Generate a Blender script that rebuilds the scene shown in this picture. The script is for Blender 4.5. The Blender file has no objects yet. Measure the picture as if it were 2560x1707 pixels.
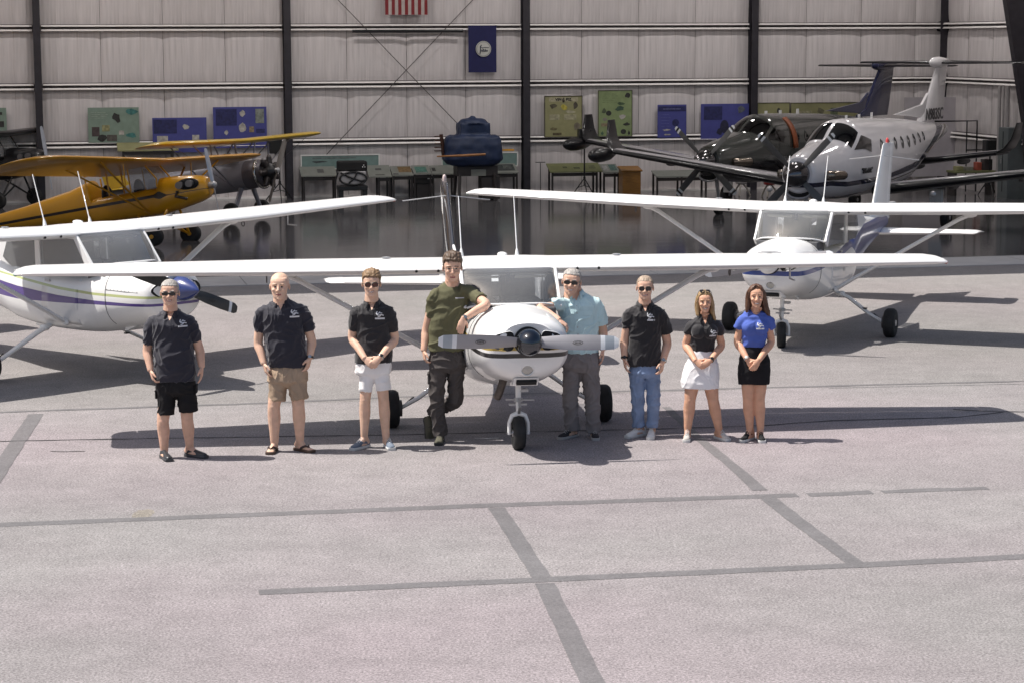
import bpy, bmesh, math, random
import numpy as np
from mathutils import Vector, Matrix, Euler, noise as mnoise
from mathutils.bvhtree import BVHTree
random.seed(7)
SC = bpy.context.scene
COL = SC.collection
PI = math.pi

# ------------------------------------------------------------------ camera
cd = bpy.data.cameras.new('camera')
cam = bpy.data.objects.new('camera', cd); COL.objects.link(cam)
cd.sensor_width = 36.0; cd.lens = 77.17; cd.clip_end = 3000; cd.clip_start = .1
CAM_H = 4.2423
cam.matrix_world = Matrix.Translation((0, 0, CAM_H)) @ Matrix.Rotation(PI/2 - .136, 4, 'X') @ Matrix.Rotation(-.004, 4, 'Z')
SC.camera = cam
# ------------------------------------------------------------------ sky, sun, exposure
SUN_EL, SHX, SHY = math.radians(62.0), 1.0, .0          # shadows run along +X
wd = bpy.data.worlds.new('World'); SC.world = wd; wd.use_nodes = True
wn_ = wd.node_tree; wn_.nodes.clear()
sky = wn_.nodes.new('ShaderNodeTexSky'); sky.sky_type = 'NISHITA'; sky.sun_disc = False
sky.dust_density = 3.0; sky.ozone_density = .6; sky.sun_elevation = SUN_EL; sky.sun_rotation = math.radians(-90)
bg = wn_.nodes.new('ShaderNodeBackground'); bg.inputs['Strength'].default_value = .088
wo = wn_.nodes.new('ShaderNodeOutputWorld')
wn_.links.new(sky.outputs[0], bg.inputs[0]); wn_.links.new(bg.outputs[0], wo.inputs[0])
sl = bpy.data.lights.new('sun', 'SUN'); sl.energy = 5.0; sl.angle = math.radians(.53); sl.color = (1, .955, .89)
so = bpy.data.objects.new('sun', sl); COL.objects.link(so)
sd = Vector((SHX*math.cos(SUN_EL), SHY*math.cos(SUN_EL), -math.sin(SUN_EL)))
so.rotation_euler = sd.to_track_quat('-Z', 'Y').to_euler(); so.location = (-20, 0, 40)
SC.view_settings.view_transform = 'Standard'; SC.view_settings.look = 'None'
SC.view_settings.exposure = .38; SC.view_settings.gamma = 1; SC.view_settings.use_curve_mapping = False

# ------------------------------------------------------------------ helpers
def tag(o, label, cat=None, group=None, kind=None):
    if label: o['label'] = label
    if cat: o['category'] = cat
    if group: o['group'] = group
    if kind: o['kind'] = kind
    return o

def thing(name, label, cat, loc=(0, 0, 0), rz=0.0, group=None, scale=1.0, rot=None):
    o = bpy.data.objects.new(name, None); COL.objects.link(o)
    o.location = loc; o.rotation_euler = rot if rot else (0, 0, rz); o.scale = (scale,)*3 if isinstance(scale, (int, float)) else scale
    o.empty_display_size = .2
    return tag(o, label, cat, group)

def copy_tree(o, parent=None):
    c = o.copy(); COL.objects.link(c)
    if parent: c.parent = parent
    for ch in list(o.children): copy_tree(ch, c)
    return c

def lin(r, g, b):
    f = lambda c: c/12.92 if c <= .04045 else ((c+.055)/1.055)**2.4
    return (f(r/255), f(g/255), f(b/255))

MATS = {}
def pm(name, col, rough=.5, metal=0.0, var=.08, vs=6.0, bump=0.0, bs=60.0, coat=0.0, stretch=(1, 1, 1), spec=.5, dirt=None, sheen=0.0, tr=0.0):
    """procedural principled material: noise-varied colour, optional grain and dirt"""
    if name in MATS: return MATS[name]
    m = bpy.data.materials.new(name); m.use_nodes = True; MATS[name] = m
    nt = m.node_tree; N = nt.nodes; L = nt.links
    b = N['Principled BSDF']
    tc = N.new('ShaderNodeTexCoord'); mp = N.new('ShaderNodeMapping'); mp.inputs['Scale'].default_value = stretch
    L.new(tc.outputs['Object'], mp.inputs[0])
    nz = N.new('ShaderNodeTexNoise'); nz.inputs['Scale'].default_value = vs; nz.inputs['Detail'].default_value = 5
    L.new(mp.outputs[0], nz.inputs['Vector'])
    mx = N.new('ShaderNodeMix'); mx.data_type = 'RGBA'
    mx.inputs[6].default_value = (*[max(0, c*(1-var)) for c in col], 1); mx.inputs[7].default_value = (*[min(1, c*(1+var)) for c in col], 1)
    rp = N.new('ShaderNodeMapRange'); rp.inputs[1].default_value = .3; rp.inputs[2].default_value = .7
    L.new(nz.outputs[0], rp.inputs[0]); L.new(rp.outputs[0], mx.inputs[0])
    out = mx.outputs[2]
    if dirt:
        n2 = N.new('ShaderNodeTexNoise'); n2.inputs['Scale'].default_value = vs*.45; n2.inputs['Detail'].default_value = 8; n2.inputs['Roughness'].default_value = .7
        L.new(mp.outputs[0], n2.inputs['Vector'])
        r2 = N.new('ShaderNodeMapRange'); r2.inputs[1].default_value = .55; r2.inputs[2].default_value = .75; r2.inputs[4].default_value = dirt[1]
        L.new(n2.outputs[0], r2.inputs[0])
        m2 = N.new('ShaderNodeMix'); m2.data_type = 'RGBA'; m2.inputs[7].default_value = (*dirt[0], 1)
        L.new(r2.outputs[0], m2.inputs[0]); L.new(out, m2.inputs[6]); out = m2.outputs[2]
    L.new(out, b.inputs['Base Color'])
    m['out'] = 0
    b.inputs['Roughness'].default_value = rough; b.inputs['Metallic'].default_value = metal
    b.inputs['Coat Weight'].default_value = coat; b.inputs['Coat Roughness'].default_value = .05
    b.inputs['Specular IOR Level'].default_value = spec
    if sheen: b.inputs['Sheen Weight'].default_value = sheen; b.inputs['Sheen Roughness'].default_value = .5
    if bump:
        n3 = N.new('ShaderNodeTexNoise'); n3.inputs['Scale'].default_value = bs; n3.inputs['Detail'].default_value = 4
        L.new(mp.outputs[0], n3.inputs['Vector'])
        bp = N.new('ShaderNodeBump'); bp.inputs['Strength'].default_value = bump; bp.inputs['Distance'].default_value = .01
        L.new(n3.outputs[0], bp.inputs['Height']); L.new(bp.outputs[0], b.inputs['Normal'])
    return m

def glass_mat(name, tint, refl=1.0, rough=.02, haze=0.0):
    if name in MATS: return MATS[name]
    m = bpy.data.materials.new(name); m.use_nodes = True; MATS[name] = m
    nt = m.node_tree; N = nt.nodes; L = nt.links; N.remove(N['Principled BSDF'])
    t = N.new('ShaderNodeBsdfTransparent'); t.inputs[0].default_value = (*tint, 1)
    g = N.new('ShaderNodeBsdfGlossy'); g.inputs['Roughness'].default_value = rough
    fr = N.new('ShaderNodeFresnel'); fr.inputs[0].default_value = 1.5
    mu = N.new('ShaderNodeMath'); mu.operation = 'MULTIPLY_ADD'; mu.inputs[1].default_value = refl; mu.inputs[2].default_value = .03
    mu.use_clamp = True
    mx = N.new('ShaderNodeMixShader'); L.new(fr.outputs[0], mu.inputs[0]); L.new(mu.outputs[0], mx.inputs[0])
    L.new(t.outputs[0], mx.inputs[1]); L.new(g.outputs[0], mx.inputs[2])
    out = mx.outputs[0]
    if haze:                                                      # white diffuse film: dust plus pale glare put into the pane's colour
        d = N.new('ShaderNodeBsdfDiffuse'); d.inputs[0].default_value = (.8, .8, .8, 1); m2 = N.new('ShaderNodeMixShader'); m2.inputs[0].default_value = haze
        L.new(out, m2.inputs[1]); L.new(d.outputs[0], m2.inputs[2]); out = m2.outputs[0]
    L.new(out, N['Material Output'].inputs[0])
    return m

class MB:
    """collects primitives; build() links them as ONE mesh object"""
    def __init__(s): s.v = []; s.f = []; s.m = []
    def add(s, vs, fs, mi=0):
        o = len(s.v); s.v += [tuple(v) for v in vs]
        for i, f in enumerate(fs):
            s.f.append([o+k for k in f]); s.m.append(mi if isinstance(mi, int) else mi[i])
        return s
    def box(s, c, d, R=None, mi=0):
        hx, hy, hz = d[0]/2, d[1]/2, d[2]/2
        vs = [Vector((x, y, z)) for x in (-hx, hx) for y in (-hy, hy) for z in (-hz, hz)]
        if R is not None: vs = [R @ v for v in vs]
        vs = [v+Vector(c) for v in vs]
        return s.add(vs, [(0, 1, 3, 2), (4, 6, 7, 5), (0, 4, 5, 1), (2, 3, 7, 6), (0, 2, 6, 4), (1, 5, 7, 3)], mi)
    def box2(s, a, b, mi=0):
        return s.box([(a[i]+b[i])/2 for i in range(3)], [abs(b[i]-a[i]) for i in range(3)], None, mi)
    def bar(s, p, q, w, h=None, mi=0):
        p = Vector(p); q = Vector(q); d = q-p; h = h or w
        R = d.to_track_quat('X', 'Z').to_matrix()
        return s.box((p+q)/2, (d.length, w, h), R, mi)
    def loft(s, rings, caps=True, mi=0, closed=True):
        n = len(rings[0]); vs = [p for r in rings for p in r]; fs = []; ms = []
        for i in range(len(rings)-1):
            for j in range(n if closed else n-1):
                k = (j+1) % n
                fs.append((i*n+j, i*n+k, (i+1)*n+k, (i+1)*n+j)); ms.append(mi if isinstance(mi, int) else mi[i])
        if caps and closed:
            a = mi if isinstance(mi, int) else mi[0]; b = mi if isinstance(mi, int) else mi[-1]
            fs.append(tuple(reversed(range(n)))); ms.append(a)
            fs.append(tuple(range((len(rings)-1)*n, len(rings)*n))); ms.append(b)
        return s.add(vs, fs, ms)
    def tube(s, pts, r, n=10, mi=0, flat=1.0, up=None, caps=True):
        """round (or flattened) tube along pts; r scalar or per point"""
        pts = [Vector(p) for p in pts]; rings = []
        rs = r if isinstance(r, (list, tuple)) else [r]*len(pts)
        pu = None
        for i, p in enumerate(pts):
            t = (pts[min(i+1, len(pts)-1)]-pts[max(i-1, 0)]).normalized()
            if pu is None:
                u = Vector(up) if up else (Vector((0, 0, 1)) if abs(t.z) < .9 else Vector((1, 0, 0)))
            else: u = pu
            u = (u - t*u.dot(t)).normalized(); w = t.cross(u); pu = u
            a, b = (rs[i], rs[i]*flat) if not isinstance(rs[i], (list, tuple)) else rs[i]
            rings.append([p + u*math.cos(2*PI*j/n)*a + w*math.sin(2*PI*j/n)*b for j in range(n)])
        return s.loft(rings, caps, mi)
    def lathe(s, prof, c=(0, 0, 0), axis=(0, 0, 1), n=24, mi=0, caps=True):
        """prof = [(along, radius)...] about axis through c"""
        ax = Vector(axis).normalized(); u = Vector((0, 0, 1)) if abs(ax.z) < .9 else Vector((1, 0, 0))
        u = (u-ax*u.dot(ax)).normalized(); w = ax.cross(u); c = Vector(c)
        rings = [[c+ax*a+(u*math.cos(2*PI*j/n)+w*math.sin(2*PI*j/n))*max(r, 1e-4) for j in range(n)] for a, r in prof]
        return s.loft(rings, caps, mi)
    def ell(s, c, r, R=None, n=16, k=10, mi=0):
        rings = []
        for i in range(k+1):
            a = -PI/2 + PI*i/k; cr = max(math.cos(a), .02)
            ring = [Vector((r[0]*cr*math.cos(2*PI*j/n), r[1]*cr*math.sin(2*PI*j/n), r[2]*math.sin(a))) for j in range(n)]
            if R is not None: ring = [R @ v for v in ring]
            rings.append([v+Vector(c) for v in ring])
        return s.loft(rings, True, mi)
    def prism(s, poly, y0, y1, mi=0, plane='xz'):
        f = {'xz': lambda a, b, t: (a, t, b), 'xy': lambda a, b, t: (a, b, t), 'yz': lambda a, b, t: (t, a, b)}[plane]
        return s.loft([[Vector(f(a, b, t)) for a, b in poly] for t in (y0, y1)], True, mi)
    def xf(s, M):
        s.v = [tuple(M @ Vector(v)) for v in s.v]; return s
    def build(s, name, mats, parent=None, smooth=None, bevel=0, loc=None, label=None, solid=0):
        me = bpy.data.meshes.new(name); me.from_pydata(s.v, [], s.f); me.validate()
        if not isinstance(mats, (list, tuple)): mats = [mats]
        for m in mats: me.materials.append(m)
        if len(me.polygons) == len(s.m): me.polygons.foreach_set('material_index', s.m)
        bm = bmesh.new(); bm.from_mesh(me); bmesh.ops.recalc_face_normals(bm, faces=bm.faces); bm.to_mesh(me); bm.free()
        if smooth is not None:
            me.shade_smooth(); me.set_sharp_from_angle(angle=math.radians(smooth))
        o = bpy.data.objects.new(name, me); COL.objects.link(o)
        if parent: o.parent = parent
        if loc: o.location = loc
        if label: o['label'] = label
        if solid:
            md = o.modifiers.new('s', 'SOLIDIFY'); md.thickness = solid; md.offset = 0
        if bevel:
            md = o.modifiers.new('b', 'BEVEL'); md.width = bevel; md.segments = 2; md.limit_method = 'ANGLE'; md.angle_limit = math.radians(40)
        return o

def lerp(a, b, t): return a+(b-a)*t
def interp(x, xs, ys):
    if xs[0] > xs[-1]: xs = xs[::-1]; ys = ys[::-1]
    if x <= xs[0]: return ys[0]
    for i in range(len(xs)-1):
        if x <= xs[i+1]:
            return lerp(ys[i], ys[i+1], (x-xs[i])/(xs[i+1]-xs[i]))
    return ys[-1]
def catmull(pts, k):
    """densify list of equal-length tuples with a Catmull-Rom spline"""
    out = []
    n = len(pts)
    for i in range(n-1):
        p0, p1, p2, p3 = pts[max(i-1, 0)], pts[i], pts[i+1], pts[min(i+2, n-1)]
        for j in range(k):
            t = j/k
            out.append(tuple(.5*((2*b)+(-a+c)*t+(2*a-5*b+4*c-d)*t*t+(-a+3*b-3*c+d)*t**3) for a, b, c, d in zip(p0, p1, p2, p3)))
    out.append(tuple(pts[-1])); return out
def sring(x, zt, zb, hw, e=2.4, n=32, yc=0.0):
    """super-elliptic fuselage ring in the yz plane at x"""
    zc, hh = (zt+zb)/2, (zt-zb)/2; r = []
    for j in range(n):
        a = 2*PI*j/n; c, s_ = math.cos(a), math.sin(a)
        r.append(Vector((x, yc+hw*math.copysign(abs(c)**(2/e), c), zc+hh*math.copysign(abs(s_)**(2/e), s_))))
    return r
TXT = {}
def text(body, name, mat, M, size, parent=None, depth=.002, sx=1.0, align='CENTER', bold=0.0):
    """flat lettering as mesh; M places the text's XY plane"""
    c = bpy.data.curves.new('t', 'FONT'); c.body = body; c.size = size; c.extrude = depth; c.align_x = align; c.align_y = 'CENTER'; c.offset = bold; c.resolution_u = 3
    t = bpy.data.objects.new('t', c); COL.objects.link(t)
    dg = bpy.context.evaluated_depsgraph_get(); me = bpy.data.meshes.new_from_object(t.evaluated_get(dg))
    bpy.data.objects.remove(t); bpy.data.curves.remove(c)
    me.transform(M @ Matrix.Diagonal((sx, 1, 1, 1))); me.materials.clear(); me.materials.append(mat)
    o = bpy.data.objects.new(name, me); COL.objects.link(o)
    if parent: o.parent = parent
    return o
# ------------------------------------------------------------------ blended (voxel) surfaces
def blend(mb, voxel, smooth=2, fac=.5):
    """fuse the closed primitives of an MB into one continuous mesh"""
    me = bpy.data.meshes.new('b'); me.from_pydata(mb.v, [], mb.f); me.validate()
    bm = bmesh.new(); bm.from_mesh(me); bmesh.ops.recalc_face_normals(bm, faces=bm.faces); bm.to_mesh(me); bm.free()
    o = bpy.data.objects.new('b', me); COL.objects.link(o)
    r = o.modifiers.new('r', 'REMESH'); r.mode = 'VOXEL'; r.voxel_size = voxel; r.use_smooth_shade = True
    if smooth:
        s = o.modifiers.new('s', 'SMOOTH'); s.iterations = smooth; s.factor = fac
    dg = bpy.context.evaluated_depsgraph_get(); out = bpy.data.meshes.new_from_object(o.evaluated_get(dg))
    bpy.data.objects.remove(o); bpy.data.meshes.remove(me)
    out.shade_smooth(); return out
def meshobj(name, me, mats, parent=None, loc=None):
    if not isinstance(mats, (list, tuple)): mats = [mats]
    me.materials.clear(); [me.materials.append(m) for m in mats]
    o = bpy.data.objects.new(name, me); COL.objects.link(o)
    if parent: o.parent = parent
    if loc: o.location = loc
    return o
def surf_patch(bv, axis, quad, nx, na, off):
    """grid between 4 corners given as (x, angle from top toward +y); projected outward on a body"""
    vs = []
    for i in range(nx+1):
        for k in range(na+1):
            u, v = i/nx, k/na
            x = lerp(lerp(quad[0][0], quad[1][0], u), lerp(quad[3][0], quad[2][0], u), v)
            a = lerp(lerp(quad[0][1], quad[1][1], u), lerp(quad[3][1], quad[2][1], u), v)
            d = Vector((0, math.sin(a), math.cos(a))); c = Vector((x, 0, axis(x)))
            h = bv.ray_cast(c, d)[0] or c+d*.3
            vs.append(h+d*off)
    return vs, [(i*(na+1)+k, i*(na+1)+k+1, (i+1)*(na+1)+k+1, (i+1)*(na+1)+k) for i in range(nx) for k in range(na)]
def bvh_of(o): return BVHTree.FromPolygons([v.co for v in o.data.vertices], [p.vertices[:] for p in o.data.polygons])
# ------------------------------------------------------------------ materials of the ground
def asphalt(name, base, warm, contrast=.5, sealed=False):
    m = bpy.data.materials.new(name); m.use_nodes = True
    nt = m.node_tree; N = nt.nodes; L = nt.links; b = N['Principled BSDF']
    tc = N.new('ShaderNodeTexCoord')
    def nz(scale, det, rough=.6, st=None):
        n = N.new('ShaderNodeTexNoise'); n.inputs['Scale'].default_value = scale; n.inputs['Detail'].default_value = det; n.inputs['Roughness'].default_value = rough
        src = tc.outputs['Object']
        if st:
            mp = N.new('ShaderNodeMapping'); mp.inputs['Scale'].default_value = st; mp.inputs['Rotation'].default_value = (0, 0, -.17); L.new(src, mp.inputs[0]); src = mp.outputs[0]
        L.new(src, n.inputs['Vector']); return n.outputs[0]
    def mr(s, a, b_, c, d):
        r = N.new('ShaderNodeMapRange'); r.inputs[1].default_value = a; r.inputs[2].default_value = b_; r.inputs[3].default_value = c; r.inputs[4].default_value = d
        L.new(s, r.inputs[0]); return r.outputs[0]
    def mul(a, c):
        r = N.new('ShaderNodeMath'); r.operation = 'MULTIPLY'; L.new(a, r.inputs[0]); L.new(c, r.inputs[1]); return r.outputs[0]
    grain = mr(nz(52, 4, .8), .3, .7, 1-contrast, 1+contrast)
    fleck = N.new('ShaderNodeTexVoronoi'); fleck.inputs['Scale'].default_value = 38; L.new(tc.outputs['Object'], fleck.inputs['Vector'])
    stones = mr(fleck.outputs['Color'], .0, 1, .88, 1.12)
    spark = mr(nz(95, 2, .5), .66, .72, 1, 1.6)
    mott = mr(nz(2.6, 6, .7), .3, .7, .88, 1.12)
    wide = mr(nz(.22, 5, .6), .3, .7, .90, 1.09)
    lanes = mr(nz(.5, 4, .6, (.06, 1.3, 1)), .3, .7, .94, 1.05)
    v = mul(mul(mul(mul(mul(grain, stones), mott), wide), lanes), spark)
    hue = N.new('ShaderNodeMix'); hue.data_type = 'RGBA'; hue.inputs[6].default_value = (*base, 1); hue.inputs[7].default_value = (*warm, 1)
    L.new(mr(nz(.12, 3, .5), .35, .65, 0, 1), hue.inputs[0])
    mx = N.new('ShaderNodeMix'); mx.data_type = 'RGBA'; mx.blend_type = 'MULTIPLY'; mx.inputs[0].default_value = 1
    L.new(hue.outputs[2], mx.inputs[6])
    cb = N.new('ShaderNodeCombineColor'); [L.new(v, cb.inputs[i]) for i in range(3)]
    L.new(cb.outputs[0], mx.inputs[7]); L.new(mx.outputs[2], b.inputs['Base Color'])
    b.inputs['Roughness'].default_value = .72 if sealed else .9; b.inputs['Specular IOR Level'].default_value = .3
    bp = N.new('ShaderNodeBump'); bp.inputs['Strength'].default_value = .45; bp.inputs['Distance'].default_value = .01
    L.new(nz(70, 3, .8), bp.inputs['Height']); L.new(bp.outputs[0], b.inputs['Normal'])
    return m
M_ASPH = asphalt('asphalt_aged', (.226, .217, .213), (.256, .219, .231), .72)
M_SEAL = asphalt('asphalt_sealed', (.142, .138, .140), (.150, .139, .143), .28, True)
M_CRACK = pm('crack_filler', (.03, .029, .03), .8, var=.3, vs=20)
M_WORN2 = asphalt('asphalt_faint_seam', (.222, .215, .211), (.252, .220, .231), .66)
M_WEAR = asphalt('asphalt_worn', (.225, .220, .218), (.245, .223, .230), .45)

M_ASPHF = asphalt('asphalt_far_lane', (.212, .203, .197), (.228, .204, .206), .66)
apron = MB().add([(-300, -60, 0), (300, -60, 0), (300, 400, 0), (-300, 400, 0)], [(0, 1, 2, 3)]).build('apron', M_ASPH)
tag(apron, 'aged grey asphalt apron the aircraft and people stand on', kind='structure')

lane = MB().add([(-40, 19.5, .001), (40, 32.75, .001), (60, 90, .001), (-60, 90, .001)], [(0, 1, 2, 3)]).build('apron_lane', M_ASPHF)  # sheet of slightly darker, greyer tone beyond the paving seam
tag(lane, 'darker, greyer asphalt lanes toward the hangar', kind='structure')

NSTRIP = [0]
def strip(name, pts, w, m, label, z=.0016, jit=.007, seg=.22):
    """ribbon along pts with slightly uneven edges; w may be a per-point list"""
    NSTRIP[0] += 1; z = z+.0002*NSTRIP[0]
    ws = w if isinstance(w, list) else [w]*len(pts)
    P = []
    for i in range(len(pts)-1):
        a, b = Vector(pts[i]), Vector(pts[i+1]); n = max(1, int((b-a).length/seg))
        for j in range(n): P.append((a.lerp(b, j/n), lerp(ws[i], ws[i+1], j/n)))
    P.append((Vector(pts[-1]), ws[-1]))
    vs = []; rnd = random.Random(len(P)*7+int(w*1000 if not isinstance(w, list) else 5))
    for i, (p, ww) in enumerate(P):
        t = (P[min(i+1, len(P)-1)][0]-P[max(i-1, 0)][0]).normalized(); nrm = Vector((-t.y, t.x))
        for s_ in (-1, 1):
            q = p+nrm*s_*(ww/2+rnd.uniform(-jit, jit)); vs.append((q.x, q.y, z))
    fs = [(2*i, 2*i+1, 2*i+3, 2*i+2) for i in range(len(P)-1)]
    o = MB().add(vs, fs).build(name, m)
    return tag(o, label, kind='structure')
strip('sealed_joint', [(-4.9, 19.07), (-.47, 19.83), (2.68, 20.28)], .17, M_SEAL, 'long dark sealed joint across the apron in front of the group')
strip('sealed_joint', [(2.78, 20.29), (3.4, 20.40)], .15, M_SEAL, 'short faint end of the long sealed joint', jit=.02)
strip('sealed_joint', [(3.5, 20.41), (4.53, 20.57)], .14, M_SEAL, 'last broken length of the long sealed joint', jit=.02)
strip('sealed_joint', [(-1.98, 16.67), (.11, 17.02), (2.85, 17.49), (4.6, 17.83)], .165, M_SEAL, 'nearest dark sealed joint across the apron')
strip('sealed_joint', [(-.145, 19.76), (.23, 17.12)], .155, M_SEAL, 'wide sealed joint running toward the camera, far half')
strip('sealed_joint', [(.25, 16.92), (.54, 14.1), (.8, 11)], .165, M_SEAL, 'wide sealed joint running toward the camera, near half')
strip('sealed_joint', [(1.80, 25.3), (2.02, 23.17), (2.23, 21.59), (2.35, 20.5)], [.09, .11, .13, .15], M_SEAL, 'slanting sealed joint passing under the blond woman')
strip('sealed_joint', [(2.38, 20.2), (2.56, 19.0), (2.80, 17.56)], .15, M_SEAL, 'slanting sealed joint between the two cross joints')
strip('sealed_joint', [(-5.50, 25.0), (-5.13, 21.5), (-4.95, 19.8)], .17, M_SEAL, 'sealed joint at the left edge of the apron')
strip('asphalt_seam', [(-6.6, 25.05), (-5.95, 25.14), (-2.88, 25.72), (-1.45, 26.1), (2.05, 26.58), (6.6, 27.2)], .09, M_SEAL, 'thin dark paving seam behind the group', jit=.02)
strip('asphalt_seam', [(3.89, 26.70), (6.6, 26.98)], .05, M_WEAR, 'faint second paving seam at the right', jit=.015)
strip('asphalt_crack', [(-6, 23.2), (-4.36, 23.36), (-1.31, 23.55), (1.55, 23.84), (2.78, 24.04), (3.6, 24.35), (5.05, 24.53), (5.65, 24.88)], .03, M_CRACK, 'fine dark crack along the wing shadow', jit=.012, seg=.15)
strip('asphalt_crack', [(5.1, 25.05), (5.62, 24.9), (6.4, 24.8)], .045, M_CRACK, 'branching crack at the right end of the wing shadow', jit=.015, seg=.15)
strip('paint_mark', [(-.41, 23.33), (-.27, 23.30), (-.15, 23.33)], [.012, .035, .02], pm('worn_paint', (.75, .75, .72), .7, var=.15, vs=30), 'worn white paint dash beside the nose wheel', jit=.004, seg=.05)
M_STAIN = asphalt('asphalt_rust', (.224, .207, .178), (.244, .206, .180), .7)
def blob(name, c, rx, ry, m, label, z=.0066, n=22):
    rnd = random.Random(int(c[0]*100)); vs = [(c[0]+rx*rnd.uniform(.85, 1.1)*math.cos(2*PI*i/n), c[1]+ry*rnd.uniform(.8, 1.1)*math.sin(2*PI*i/n), z) for i in range(n)]
    return tag(MB().add(vs, [tuple(range(n))]).build(name, m), label, kind='structure')
blob('oil_stain', (-3.36, 19.55), .10, .22, M_STAIN, 'small brownish stain on the long sealed joint', z=.0012)
blob('oil_stain', (-4.67, 22.68), .2, .05, M_WORN2, 'small dark scuff left of the group')

# ------------------------------------------------------------------ hangar
WY = .2122
HX = Matrix.Translation((.3566, 61.395, 0)) @ Matrix.Rotation(WY, 4, 'Z')
def W(s, d, z=0.0): return HX @ Vector((s, -d, z))
hangar = thing('hangar', 'open metal hangar with pale insulated walls, dark columns and white girts', 'hangar', (.3566, 61.395, 0), WY)
S0, S1, DEP = -21.0, 12.48, 19.9
M_WALL = pm('wall_insulation', (.64, .60, .60), .55, var=.10, vs=3.2, bump=.5, bs=3.0, stretch=(5, 1, .28), dirt=((.34, .30, .285), .55), spec=.3)
M_GIRT = pm('girt_white', (.86, .83, .81), .32, var=.06, vs=5, spec=.6)
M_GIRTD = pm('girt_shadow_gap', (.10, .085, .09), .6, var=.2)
M_COLM = pm('column_paint', (.022, .019, .026), .5, var=.25, vs=5)
M_STEEL = pm('steel_dark', (.10, .09, .09), .4, metal=.6)
M_FLOOR = None
def floor_mat():
    m = bpy.data.materials.new('floor_polished'); m.use_nodes = True; nt = m.node_tree; N = nt.nodes; L = nt.links; b = N['Principled BSDF']
    tc = N.new('ShaderNodeTexCoord')
    n = N.new('ShaderNodeTexNoise'); n.inputs['Scale'].default_value = .8; n.inputs['Detail'].default_value = 6; L.new(tc.outputs['Object'], n.inputs['Vector'])
    mx = N.new('ShaderNodeMix'); mx.data_type = 'RGBA'; mx.inputs[6].default_value = (.07, .069, .075, 1); mx.inputs[7].default_value = (.12, .118, .125, 1); L.new(n.outputs[0], mx.inputs[0]); L.new(mx.outputs[2], b.inputs['Base Color'])
    b.inputs['Roughness'].default_value = .095; b.inputs['Specular IOR Level'].default_value = .22
    mp = N.new('ShaderNodeMapping'); mp.inputs['Scale'].default_value = (.5, 3.5, 1); L.new(tc.outputs['Object'], mp.inputs[0])
    n2 = N.new('ShaderNodeTexNoise'); n2.inputs['Scale'].default_value = 1.6; n2.inputs['Detail'].default_value = 5; L.new(mp.outputs[0], n2.inputs['Vector'])
    bp = N.new('ShaderNodeBump'); bp.inputs['Strength'].default_value = .11; bp.inputs['Distance'].default_value = .02; L.new(n2.outputs[0], bp.inputs['Height']); L.new(bp.outputs[0], b.inputs['Normal'])
    return m
M_FLOOR = floor_mat()
M_CONC = pm('concrete_sill', (.40, .39, .39), .7, var=.10, vs=1.5, dirt=((.22, .21, .21), .5))
fl = MB().add([(S0, -DEP, .012), (S1, -DEP, .012), (S1, .1, .012), (S0, .1, .012)], [(0, 1, 2, 3)]).build('hangar_floor', M_FLOOR)
fl.matrix_world = HX; tag(fl, 'dark polished hangar floor mirroring the walls', kind='structure')
sl_ = MB()
for i in range(9):
    a = S0+i*3.75; sl_.box2((a+.008, -DEP-1.55, -.05), (a+3.742, -DEP-.03, .010))
sl_.box2((S0, -DEP-1.6, -.05), (S1+4, -DEP-1.56, .008))
sl_ = sl_.build('concrete_sill', M_CONC); sl_.matrix_world = HX; tag(sl_, 'pale concrete threshold along the hangar opening', kind='structure')
tr_ = MB().box2((S0, -DEP-.03, 0), (S1, -DEP+.02, .014)).build('door_track', M_STEEL); tr_.matrix_world = HX; tag(tr_, 'thin dark door track along the threshold', kind='structure')

# wall panels: pillow-shaped insulated sheets between girts
G = [.0, 1.528, 3.071, 4.614, 6.157, 8.6]
def panel_mesh(w, h, seed):
    nx, nz = 14, 8; vs = []; rnd = random.Random(seed)
    ph = [rnd.uniform(0, 6) for _ in range(4)]; fq = [rnd.uniform(9, 26) for _ in range(3)]
    for i in range(nx+1):
        for k in range(nz+1):
            u, v = i/nx, k/nz
            b = .07*(1-(2*u-1)**6)*(1-(2*v-1)**4)
            wv = .006*math.sin(fq[0]*u+ph[0])+.005*math.sin(fq[1]*u+ph[1]+v)+.004*math.sin(fq[2]*u*1.6+ph[2])
            edge = (1-(2*u-1)**8)
            vs.append(((u-.5)*w, -.01-b-wv*edge, (v-.5)*h))
    fs = [(i*(nz+1)+k, (i+1)*(nz+1)+k, (i+1)*(nz+1)+k+1, i*(nz+1)+k+1) for i in range(nx) for k in range(nz)]
    return vs, fs
def inst(name, me, parent, loc, rz=0.0, rot=None, sc=None):
    o = bpy.data.objects.new(name, me); COL.objects.link(o); o.parent = parent; o.location = loc
    o.rotation_euler = rot if rot else (0, 0, rz)
    if sc: o.scale = sc
    return o
BAY = 6.595; PW = BAY/4
pan = {}
for r in range(5):
    for s_ in range(3):
        vs, fs = panel_mesh(PW-.012, G[r+1]-G[r], r*10+s_); 
        o = MB().add(vs, fs).build('wall_panel', M_WALL, hangar, smooth=60); pan[(r, s_)] = o.data; bpy.data.objects.remove(o)
for r in range(5):
    k = -12
    while True:
        x = (k+.5)*PW; x0 = k*PW
        if x0 > S1-.1: break
        w = min(PW, S1-x0)
        o = inst('wall_panel', pan[(r, (k*7+r*3) % 3)], hangar, (x0+w/2, 0, (G[r]+G[r+1])/2), sc=(w/PW, 1, 1)); k += 1
    for j in range(12):                                           # right side wall
        y = -(j+.5)*PW
        inst('wall_panel', pan[(r, (j+r) % 3)], hangar, (S1, y, (G[r]+G[r+1])/2), rz=-PI/2)
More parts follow.
